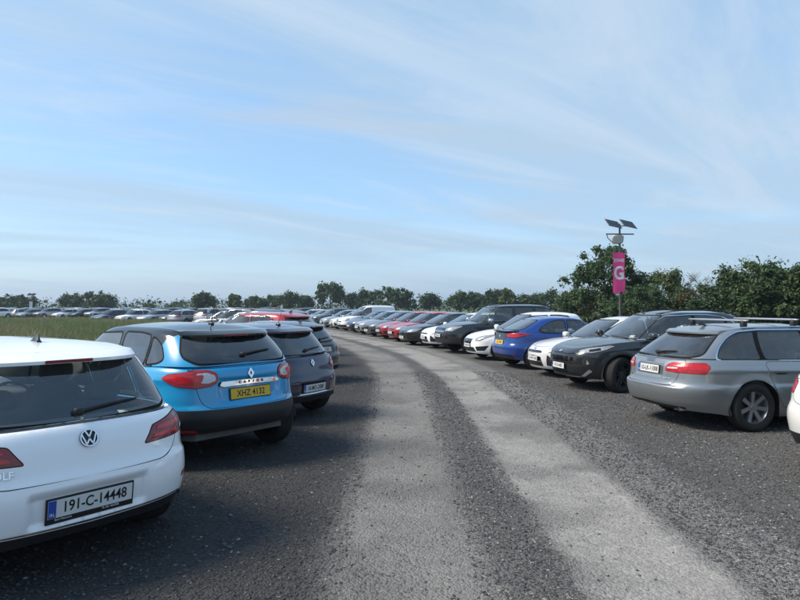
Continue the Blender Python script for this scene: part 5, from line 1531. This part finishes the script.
near_plant('bush', 634, 33, 287, 319, 1.3, .2, 220, .07, [L_DARK, L_MID, L_OLIVE], (.5, .35, .15), .15, 9, 'low dark bush at the foot of the banner pole', 'bush', .05)
near_plant('hedge_tree', 738, 31, 268, 315, 1.5, .3, 260, .085, [L_MID, L_DARK, L_OLIVE], (.45, .3, .25), .125, 13, 'round green hedge tree at the open end of the tall hedge', 'tree', .08)
near_plant('hedge_tree', 775, 30, 261, 316, 1.6, .3, 260, .085, [L_MID, L_DARK, L_OLIVE], (.42, .3, .28), .13, 13, 'tallest green hedge tree of the tall hedge behind the estate car', 'tree', .08)
near_plant('hedge_tree', 815, 29, 262, 317, 1.7, .3, 240, .085, [L_DARK, L_MID, L_OLIVE], (.45, .3, .25), .13, 13, 'green hedge tree where the tall hedge runs out past the white car', 'tree', .08)
near_plant('hedge_tree', 880, 27, 258, 318, 1.7, .3, 160, .10, [L_DARK, L_MID, L_OLIVE], (.45, .3, .25), .13, 11, 'green hedge tree further along the tall hedge than the white car', 'tree', .08)
cs, rs = [], []
for px in np.arange(548, 1000, 4.0):
    d = 36 - max(0, px - 600) * .028 + random.uniform(-1, 1)
    x, y = far_xy(px, d); hh = random.uniform(.8, 1.45)
    cs += [(x, y, hh * .35), (x, y + random.uniform(-.4, .4), hh * .8)]; rs += [.65, .55]
V, F, mi = leaf_cloud(cs, rs, 90, .075, [L_DARK, L_MID, L_OLIVE, L_BROWN], (.35, .3, .2, .15), 1.0, 78)
tag(link(bpy.data.objects.new('bramble_hedge', mesh_np('bramble_hedge', V, F, [L_DARK, L_MID, L_OLIVE, L_BROWN], mi, smooth=False))), 'low tangled bramble hedge behind the right hand row of cars', 'hedge', kind='stuff')

# ------------------------------------------------------------------ solar lamp posts with banners
M_POST = plain('post_grey', (.10, .10, .105), .5, metal=.3)
M_PANEL = plain('solar_cell', (.012, .018, .030), .45, spec=.25)
M_FRAME = plain('panel_frame', (.20, .205, .21), .5, metal=.4)
M_LAMPHEAD = plain('lamp_housing', (.42, .41, .39), .5)
def lamp_post(px, d, top_y, colour, label, words):
    root = empty('solar_lamp_post', (*far_xy(px, d), -.03), R(8))
    H = CAM_H + (HORIZON - top_y) / FPX * d
    mb = MB(); mb.tube([(0, 0, .25), (0, 0, H - .25)], [.055, .045], n=12); mb.tube([(0, 0, 0), (0, 0, .02), (0, 0, .25)], [.16, .16, .07], n=12); mb.build('pole', M_POST, root)
    mb = MB(); mb.box((0, 0, .10), (.9, .9, .26), taper=(.9, .9)); mb.build('concrete_base', plain('concrete', (.32, .31, .29), .9, bump=.3), root)
    mb = MB(); mb.tube([(-.72, 0, H - .58), (.75, 0, H - .56)], .032, n=8); mb.tube([(0, 0, H - .25), (0, 0, H - .05)], .04); mb.tube([(-.42, 0, H - .14), (.5, 0, H - .16)], .026); mb.build('cross_arm', M_POST, root)
    for xo in (-.37, .42):
        Mx = Matrix.Translation((xo, -.05, H - .06)) @ Matrix.Rotation(R(-12), 4, 'Z') @ Matrix.Rotation(R(28), 4, 'X') @ Matrix.Rotation(R(14), 4, 'Y')
        mb = MB(); mb.box((0, 0, 0), (.68, .92, .035), 0, Mx); o = mb.build('solar_panel', M_FRAME, root)
        mb = MB()
        for i in range(4):
            for j in range(6): mb.box((-.24 + i * .16, -.37 + j * .148, .020), (.15, .138, .006), 0, Mx)
        c = mb.build('cell_grid', M_PANEL, o); c['kind'] = 'stuff'
    Mx = Matrix.Translation((-.18, -.12, H - .85)) @ Matrix.Rotation(R(20), 4, 'X')
    mb = MB(); mb.sbox((0, 0, 0), (.62, .16, .46), 0, Mx, e=4); lh = mb.build('flood_lamp', M_LAMPHEAD, root)
    mb = MB(); mb.box((0, -.082, 0), (.5, .01, .34), 0, Mx); mb.build('lamp_glass', M_CLEAR, lh)
    mb = MB(); mb.tube([(-.68, 0, H - .58), (-.66, -.02, H - .75), (-.45, -.05, H - .98), (-.28, -.08, H - 1.02)], .022, n=6); mb.build('bracket', M_POST, root)
    # hanging cloth banner between two short arms
    bw, bh = .62, 2.0; z1 = H - 1.50; z0 = z1 - bh
    for zz_a in (z1 + .02, z0 - .02):
        mb = MB(); mb.tube([(-bw * .72, -.02, zz_a), (bw * .42, -.02, zz_a)], .013, n=6); mb.build('banner_arm', M_POST, root)
    nx, nz_ = 8, 18; vs = []; fs = []
    cxb = -bw * .16
    def wave(u, v): return -.085 - .022 * math.sin(u * 5 + v * 3) - .03 * u * math.sin(v * 6)
    for j in range(nz_ + 1):
        for i in range(nx + 1):
            u_, v_ = i / nx, j / nz_
            vs.append((cxb + (u_ - .5) * bw + (.02 * math.sin(v_ * 9) if i == nx else 0), wave(u_, v_), z0 + v_ * bh - (.05 * math.sin(u_ * 7) if j == 0 else 0)))
    for j in range(nz_):
        for i in range(nx): a0 = j * (nx + 1) + i; fs.append((a0, a0 + 1, a0 + nx + 2, a0 + nx + 1))
    off = len(vs); vs += [(x, y + .004, z) for x, y, z in vs]; fs += [tuple(off + k for k in reversed(f)) for f in fs]
    mb = MB(); mb.add(vs, fs); ban = mb.build('banner', colour, root)
    for txt, v_, size, xs, bold in words:
        me_ = text_mesh(txt, size, M_WINK, xs, .002, bold).copy()
        for w in me_.vertices:
            X, Z = cxb + w.co.x, z0 + v_ * bh + w.co.y
            w.co = Vector((X, wave((X - cxb) / bw + .5, (Z - z0) / bh) - .010 + w.co.z * .2, Z))
        link(bpy.data.objects.new('lettering', me_), ban)
    tag(root, label, 'lamp post'); return root
lamp_post(620, 30, 222, plain('banner_pink', (.92, .070, .28), .7, vary=.06), 'grey solar lamp post with a pink ZONE G banner', [('ZONE', .80, .21, 1.0, .008), ('G', .47, .92, .82, .03)])
lamp_post(31.5, 124, 294, plain('banner_white', (.62, .63, .64), .7, vary=.06), 'far off lamp post with a white banner in the field of cars', [])
# ------------------------------------------------------------------ cars: left-hand row, tails to the track
P_WHITE = paint('white', (.86, .865, .88), 0, .3, .01); P_BLUE = paint('sky_blue', lin(0, 146, 198), .0, .3, .006); P_NAVY = paint('navy', (.004, .004, .034), .0, .3, .0)
P_BLACK = paint('black', (.005, .006, .008), .1, .3, .025); P_SILVER = paint('silver_grey', (.30, .32, .335), .75, .36, .05); P_DARKGREEN = paint('dark_green', (.007, .010, .011), .1, .3, .03)
P_CIVIC = paint('royal_blue', lin(0, 56, 132), .15, .3, .02); P_PEARL = paint('pearl_white', (.70, .70, .70), .1, .3, .04); P_DSUV = paint('blue_black', (.006, .008, .016), .1, .3, .04)
P_RED = paint('red', (.36, .010, .016), .1, .3, .04); P_GREY = paint('mid_grey', (.10, .105, .11), .6, .34, .08); P_LSIL = paint('light_silver', (.46, .47, .48), .7, .36, .06)
P_CREAM = paint('warm_white', (.70, .70, .67), 0, .3, .03); P_DBLUE = paint('deep_blue', (.010, .025, .075), .4, .3, .06); P_SAGE = paint('sage_green', (.10, .14, .125), .5, .34, .08)
LEFT = 'cars parked along the left of the track'; RIGHT = 'cars parked along the right of the track'
def badge(info, root, kind, z, builder, off=.006, shell='lower', a=0.0):
    Mx = info['frame_at'](info[shell], kind, a, z, off)
    o = builder(); o.parent = root; o.matrix_local = Mx; return o
def ring_poly(mb, r, w, d0, d1, n=32, mi=0):
    for k in range(n):
        a0, a1 = 2 * math.pi * k / n, 2 * math.pi * (k + 1) / n
        mb.prism([(r * math.cos(a0), r * math.sin(a0)), (r * math.cos(a1), r * math.sin(a1)), ((r - w) * math.cos(a1), (r - w) * math.sin(a1)), ((r - w) * math.cos(a0), (r - w) * math.sin(a0))], d0, d1, mi)
def stroke(mb, pts, w, d0, d1, mi=0):
    for p, q in zip(pts, pts[1:]):
        p, q = Vector(p), Vector(q); d = (q - p).normalized(); nn_ = Vector((-d.y, d.x)) * w / 2
        e = d * w * .2
        mb.prism([tuple(p - nn_ - e), tuple(q - nn_ + e), tuple(q + nn_ + e), tuple(p + nn_ - e)], d0, d1, mi)
def round_vw():
    mb = MB(); r = .056
    mb.prism([(r * math.cos(a), r * math.sin(a)) for a in np.linspace(0, 2 * math.pi, 33)[:-1]], -.004, .004, 1)
    ring_poly(mb, r, .007, .004, .010)
    k = r - .006
    stroke(mb, [(-.021, .046), (0, .006), (.021, .046)], .009, .004, .009)
    stroke(mb, [(-.044, .024), (-.020, -.040), (0, -.006), (.020, -.040), (.044, .024)], .009, .004, .009)
    return mb.build('badge', [M_CHROME, M_INK], None, smooth=False)
def diamond():
    mb = MB(); h, w = .062, .043
    o_ = [(0, h), (w, 0), (0, -h), (-w, 0)]; i_ = [(0, h * .42), (w * .36, 0), (0, -h * .42), (-w * .36, 0)]
    for k in range(4):
        a0, a1 = o_[k], o_[(k + 1) % 4]; b0, b1 = i_[k], i_[(k + 1) % 4]
        mb.prism([a0, a1, b1, b0], 0, .009, 0)
    return mb.build('badge', [M_CHROME], None, smooth=False)
def oval(r=.05, sq=.7):
    def f():
        mb = MB(); mb.prism([(r * math.cos(a), r * sq * math.sin(a)) for a in np.linspace(0, 2 * math.pi, 25)[:-1]], -.003, .007, 0)
        return mb.build('badge', [M_CHROME], None, smooth=False)
    return f
def four_rings():
    mb = MB()
    for k in range(4):
        q = MB(); ring_poly(q, .030, .006, .001 * (k % 2), .006 + .001 * (k % 2), 20)
        mb.add([(v[0] + (k - 1.5) * .044, v[1], v[2]) for v in q.v], q.f)
    return mb.build('badge', [M_CHROME], None, smooth=False)
def script(txt, size, mat=None, xs=1.0):
    return lambda: link(bpy.data.objects.new('lettering', text_mesh(txt, size, mat or M_CHROME, xs, .0025, .0015)))
def fin(root, info, x, rod=False):
    S = info['S']; rf = pchip(S['roof']); z = float(rf(x)) + S['crown'] - .008
    mb = MB()
    if rod:
        mb.sbox((x, 0, z + .01), (.09, .05, .04), e=3); mb.tube([(x, 0, z + .02), (x - .07, 0, z + .22)], [.006, .003], n=5)
    else:
        vs = []; prof = [(.08, 0, .034), (.02, .018, .028), (-.03, .055, .012), (-.075, .068, .005), (-.085, .02, .020), (-.09, 0, .030)]
        for px_, pz, w in prof: vs += [(x + px_, -w, z), (x + px_, -w * .35, z + pz), (x + px_, w * .35, z + pz), (x + px_, w, z)]
        mb.add(vs, [(i * 4 + k, i * 4 + k + 1, i * 4 + k + 5, i * 4 + k + 4) for i in range(5) for k in range(3)])
    mb.build('aerial', M_GLOSSBLACK, root)
def exhaust(root, x, y, z, r=.03, n=1):
    mb = MB()
    for k in range(n):
        mb.tube([(x, y + k * .085, z), (x + .25, y + k * .085, z)], r, n=14, cap=False); mb.tube([(x + .004, y + k * .085, z), (x + .25, y + k * .085, z)], r * .86, n=14, mi=1)
    mb.build('exhaust_pipe', [M_CHROME, M_WELL], root)

c, i = build_car('hatchback', SP_WHITE_HATCH, P_WHITE)
put_car(c, -1.93, 3.80, 142, 'white five door hatchback with plate 191-C-14448', 'car', LEFT)
badge(i, c, 'r', .878, round_vw, .006); badge(i, c, 'r', .735, script('GOLF', .058), .004, a=.50); fin(c, i, .92)
c, i = build_car('crossover_car', SP_BLUE_CROSS, P_BLUE)
c.scale.z = .99; put_car(c, -1.60, 6.62, 140, 'bright blue crossover with black roof and yellow plate XHZ 4132', 'car', LEFT)
badge(i, c, 'r', .995, diamond, .004); badge(i, c, 'r', .905, script('C   A   P   T   U   R', .040, M_INK), .0285); badge(i, c, 'r', .72, script('dCi', .035), .004, a=-.50); fin(c, i, .85, True)
c, i = build_car('hatchback', SP_NAVY_MINI, P_NAVY)
put_car(c, -1.28, 9.15, 150, 'dark navy small hatchback beside the bright blue crossover', 'car', LEFT)
badge(i, c, 'r', .865, diamond, .004); fin(c, i, .75, True); exhaust(c, .12, .45, .26)
c, i = build_car('hatchback', SP_BLACK_HATCH, P_BLACK)
c.scale.z = .94; put_car(c, -1.66, 13.6, 150, 'black hatchback with plate between its tail lamps, past the small navy hatchback', 'car', LEFT)
fin(c, i, .8)
c, i = build_car('hatchback', dict(SP_GENERIC, two_tone=None), P_RED); c.scale.z = 1.07; put_car(c, -2.45, 16.9, 153, 'red hatchback in the left row, next after the black hatchback', 'car', LEFT); fin(c, i, .8)
c, i = build_car('suv', dict(SP_SUV, rails=M_BLACK), P_BLACK); put_car(c, -3.0, 20.6, 155, 'black SUV with roof rails in the left row, just past the red hatchback', 'car', LEFT)

# further cars of the left-hand row, following the bend
for k, (x, y, a, sp, pm, lab) in enumerate([
        (-4.0, 24.0, 158, SP_GENERIC, P_LSIL, 'light silver hatchback in the left row, beyond the black SUV'),
        (-5.0, 27.6, 162, SP_SALOON, P_SAGE, 'sage green saloon car in the left row of parked cars'),
        (-6.2, 31.0, 165, SP_GENERIC, P_WHITE, 'white hatchback in the left row beyond the sage green saloon'),
        (-7.4, 34.4, 166, SP_SUV, P_GREY, 'mid grey SUV in the left row where the track bends'),
        (-8.6, 37.8, 168, SP_GENERIC, P_DBLUE, 'deep blue hatchback far along the left row'),
        (-9.9, 41.2, 168, SP_SALOON, P_LSIL, 'light silver saloon at the far end of the left row')]):
    c, i = build_car({id(SP_SUV): 'suv', id(SP_SALOON): 'saloon_car'}.get(id(sp), 'hatchback'), dict(sp, res=.07, interior=False if k > 2 else True), pm); put_car(c, x, y, a, lab, 'car', LEFT)

# ------------------------------------------------------------------ cars: right-hand row
c, i = build_car('estate_car', SP_ESTATE, P_SILVER)
put_car(c, 3.60, 8.90, 12.0, 'silver grey estate car with cross bars on its roof', 'car', RIGHT)
badge(i, c, 'r', .945, four_rings, .006); badge(i, c, 'r', .70, script('2.0 TDI', .035), .003, a=-.40); badge(i, c, 'r', .70, script('A6', .040), .003, a=.42); exhaust(c, .16, -.56, .295, .032, 2)
S = SP_ESTATE; rf = pchip(S['roof'])
for x in (1.25, 2.10):
    z = float(rf(x)) + .035
    mb = MB(); mb.sbox((x, 0, z + .066), (.075, 1.26, .028), e=4, nu=12, nv=8); o = mb.build('roof_bar', M_SATIN, c)
    for sg in (1, -1):
        mb = MB(); mb.sbox((x, sg * .535, z + .015), (.09, .075, .11), e=3.5, nu=12, nv=8); mb.build('bar_foot', M_BLACK, o)
for sg in (1, -1):
    mb = MB(); pts = []
    for k, x in enumerate(np.linspace(.95, 2.75, 9)):
        s_, z_ = i['green'].sz(('s', float(x), float(rf(x)) - .02)); q = i['green'].pos(np.array([s_]), np.array([.96]))[0]; pts.append((q[0], sg * q[1], q[2] + (.018 if 0 < k < 8 else 0)))
    mb.tube(pts, .013, n=6); mb.build('roof_rail', M_CHROME, c)
fin(c, i, 1.02)
mb = MB(); mb.sbox((1.95, -.66, 1.02), (.02, .13, .16), e=3); mb.build('window_sticker', M_WINK, c)
c, i = build_car('suv', SP_SUV, P_DARKGREEN, steer=R(20))
put_car(c, 7.72, 13.60, 192, 'near black SUV with tall grille between the silver estate and a white hatchback', 'car', RIGHT)
badge(i, c, 'f', .80, oval(.06, .55), .004)
mb = MB(); mb.box((0, 0, 0), (.10, .08, .002)); o = mb.build('parking_disc', M_WINK, c)
s_ = i['green'].P - .50; q = i['green'].pos(np.array([s_]), np.array([.16]))[0]; nn_ = Vector(i['green'].normal(np.array([s_]), np.array([.16]))[0]); o.location = Vector(q) - nn_ * .012; o.rotation_euler = nn_.to_track_quat('Z', 'Y').to_euler()
c, i = build_car('hatchback', SP_FRONT_A, P_PEARL)
put_car(c, 3.30, 14.95, 193, 'pearl white hatchback with big triangular fog lamp recesses, nose to the track', 'car', RIGHT, 'front', i['L'])
badge(i, c, 'f', .69, oval(.065, .45), .004)
c, i = build_car('hatchback', SP_FASTBACK, P_CIVIC)
put_car(c, 2.78, 17.1, 13, 'royal blue fastback hatchback with a black tail spoiler', 'car', RIGHT)
badge(i, c, 'r', .90, oval(.045, .85), .008)
c, i = build_car('hatchback', SP_FRONT_B, P_WHITE)
c.scale.z = 1.05; put_car(c, 2.20, 19.7, 194, 'white hatchback with trapezoid grille beside the royal blue fastback', 'car', RIGHT, 'front', i['L'])
badge(i, c, 'f', .60, script('S', .10), .008)
c, i = build_car('suv', SP_BIG_SUV, P_DSUV, steer=R(4))
put_car(c, 1.42, 22.5, 197, 'big blue black off roader with roof rails', 'car', RIGHT, 'front', i['L'])
ROW = [(.95, 25.0, 199, SP_FRONT_A, P_WHITE, 'hatchback', 'white hatchback mostly hidden behind the big off roader'),
       (.05, 27.0, 201, SP_SALOON, P_BLACK, 'saloon_car', 'black saloon with bright grille surround, nose to the track'),
       (-.50, 29.8, 204, SP_GENERIC, P_RED, 'hatchback', 'red hatchback next to the black saloon in the right row'),
       (-1.20, 32.3, 205, SP_FRONT_B, P_RED, 'hatchback', 'red hatchback with trapezoid grille next to the grey saloon'),
       (-2.00, 35.0, 206, SP_SALOON, P_GREY, 'saloon_car', 'mid grey saloon car beside a red hatchback'),
       (-2.75, 37.8, 206, SP_GENERIC, P_LSIL, 'hatchback', 'light silver hatchback between the grey saloon and a deep blue hatchback'),
       (-3.50, 40.6, 206, SP_FRONT_B, P_DBLUE, 'hatchback', 'deep blue hatchback beside the white van'),
       (-4.45, 43.6, 206, SP_VAN, P_WHITE, 'van', 'white panel van taller than the cars beside it'),
       (-5.40, 46.6, 206, SP_FRONT_A, P_CREAM, 'hatchback', 'warm white hatchback on the far side of the white van'),
       (-6.60, 50.0, 207, SP_GENERIC, P_LSIL, 'hatchback', 'light silver hatchback far along the right row, past the van'),
       (-8.00, 53.6, 208, SP_SUV, P_SAGE, 'suv', 'sage green SUV far along the right row'),
       (-9.50, 57.2, 208, SP_SALOON, P_LSIL, 'saloon_car', 'light silver saloon far along the right row'),
       (-11.1, 61.0, 209, SP_GENERIC, P_WHITE, 'hatchback', 'white hatchback at the far end of the right row'),
       (-12.9, 65.0, 209, SP_SUV, P_BLACK, 'suv', 'black SUV at the far end of the right row')]
for k, (x, y, a, sp, pm, nm, lab) in enumerate(ROW):
    c, i = build_car(nm, dict(sp, res=.055 if k < 6 else .09, interior=k < 7), pm)
    put_car(c, x, y, a, lab, 'van' if nm == 'van' else 'car', RIGHT, 'front', i['L'])
# only the tail corner of this one shows
c, i = build_car('hatchback', dict(SP_GENERIC, belt=[(0, 1.02), (.6, 1.01), (1.8, .97), (2.9, .93), (3.3, .90), (3.8, .82), (4.1, .73), (4.28, .66)], tail=[('tail_lamp', [('r', .62, .80), ('r', .58, .93), ('r', .72, .995), ('s', .32, .995), ('s', .38, .93), ('s', .24, .82)], .004, .03)],
    extra=[('rear_bumper_insert', [('r', 0, .20), ('r', .78, .20), ('r', .84, .40), ('r', 0, .42)], .002, False, .02, 0)], head=[], rplate=irish('11-C-884', .62)), P_CREAM)
put_car(c, 4.17, 5.75, 12, 'warm white hatchback parked on the near side of the silver estate', 'car', RIGHT)

# ------------------------------------------------------------------ cars in the far field beyond the long grass
FAR_P = [('white', P_WHITE), ('silver', P_LSIL), ('grey', P_GREY), ('black', P_BLACK), ('blue', P_DBLUE), ('silver grey', P_SILVER), ('red', P_RED)]
FAR_S = [('hatchback', 'hatchback', SP_GENERIC), ('saloon_car', 'saloon', SP_SALOON), ('suv', 'SUV', SP_SUV), ('estate_car', 'estate', SP_ESTATE)]
far_cache = {}
frng = random.Random(5)
def far_car(x, y, ang, ci=None, si=None):
    ci = frng.choices(range(7), (7, 7, 2.5, 2, 1.5, 4, 1))[0] if ci is None else ci
    si = frng.choices(range(4), (5, 3, 3, 2))[0] if si is None else si
    key = (ci, si)
    if key not in far_cache:
        o, i = build_car(FAR_S[si][0], dict(FAR_S[si][2], two_tone=None), FAR_P[ci][1], lod=1); far_cache[key] = o
    else:
        o = far_cache[key].copy(); COL.objects.link(o)
    o.location = (x, y, -.024); o.rotation_euler = (0, 0, R(ang))
    tag(o, 'small %s %s in the field of cars beyond the long grass' % (FAR_P[ci][0], FAR_S[si][1]), 'car', 'cars parked in the far field')
for row, (y0, xa, xb, ang, slope) in enumerate(((92, -70, -20, 248, .0), (98, -74, -21, 70, .0), (110, -82, -22, 246, .0), (116, -84, -24, 68, .0), (129, -94, -26, 250, .0), (66, -30, -16, 245, .05), (58, -22, -15, 68, .05))):
    x = xa
    while x < xb:
        if frng.random() > .03: far_car(x, y0 + slope * (x - xa) + frng.uniform(-.4, .4), ang + frng.uniform(-4, 4))
        x += frng.uniform(2.35, 2.75)
# ------------------------------------------------------------------ a scrap of litter on the gravel
mb = MB(); vs = []; fs = []
for j in range(4):
    for q in range(6): vs.append((q * .035 - .09 + random.uniform(-.008, .008), j * .03 - .05 + random.uniform(-.008, .008), .006 + random.uniform(0, .03)))
for j in range(3):
    for q in range(5): fs.append((j * 6 + q, j * 6 + q + 1, j * 6 + q + 7, j * 6 + q + 6))
mb.add(vs, fs); o = mb.build('paper_scrap', plain('dirty_paper', (.42, .38, .33), .8), smooth=False)
o.location = (-1.42, 10.7, float(ground_z(np.array([-1.42]), np.array([10.7]))[0]) + .002); tag(o, 'crumpled pale scrap of paper on the dark gravel', 'litter')
# ------------------------------------------------------------------ summer haze
mb = MB(); mb.box((0, 1825, 28.5), (6000, 4150, 63)); o = mb.build('haze', [], smooth=False)
hm = bpy.data.materials.new('haze_air'); hm.use_nodes = True; hn = hm.node_tree.nodes; hl = hm.node_tree.links
hn.remove(hn['Principled BSDF']); pv = hn.new('ShaderNodeVolumePrincipled'); pv.inputs['Color'].default_value = (.74, .87, 1.0, 1); pv.inputs['Density'].default_value = .0004; pv.inputs['Anisotropy'].default_value = .3
hl.new(pv.outputs[0], hn['Material Output'].inputs['Volume']); o.data.materials.append(hm)
tag(o, 'thin blue summer haze over the fields', 'haze', kind='stuff')
print('script seconds', round(time.time() - T0, 1), 'tris', sum(len(m.polygons) for m in bpy.data.meshes))
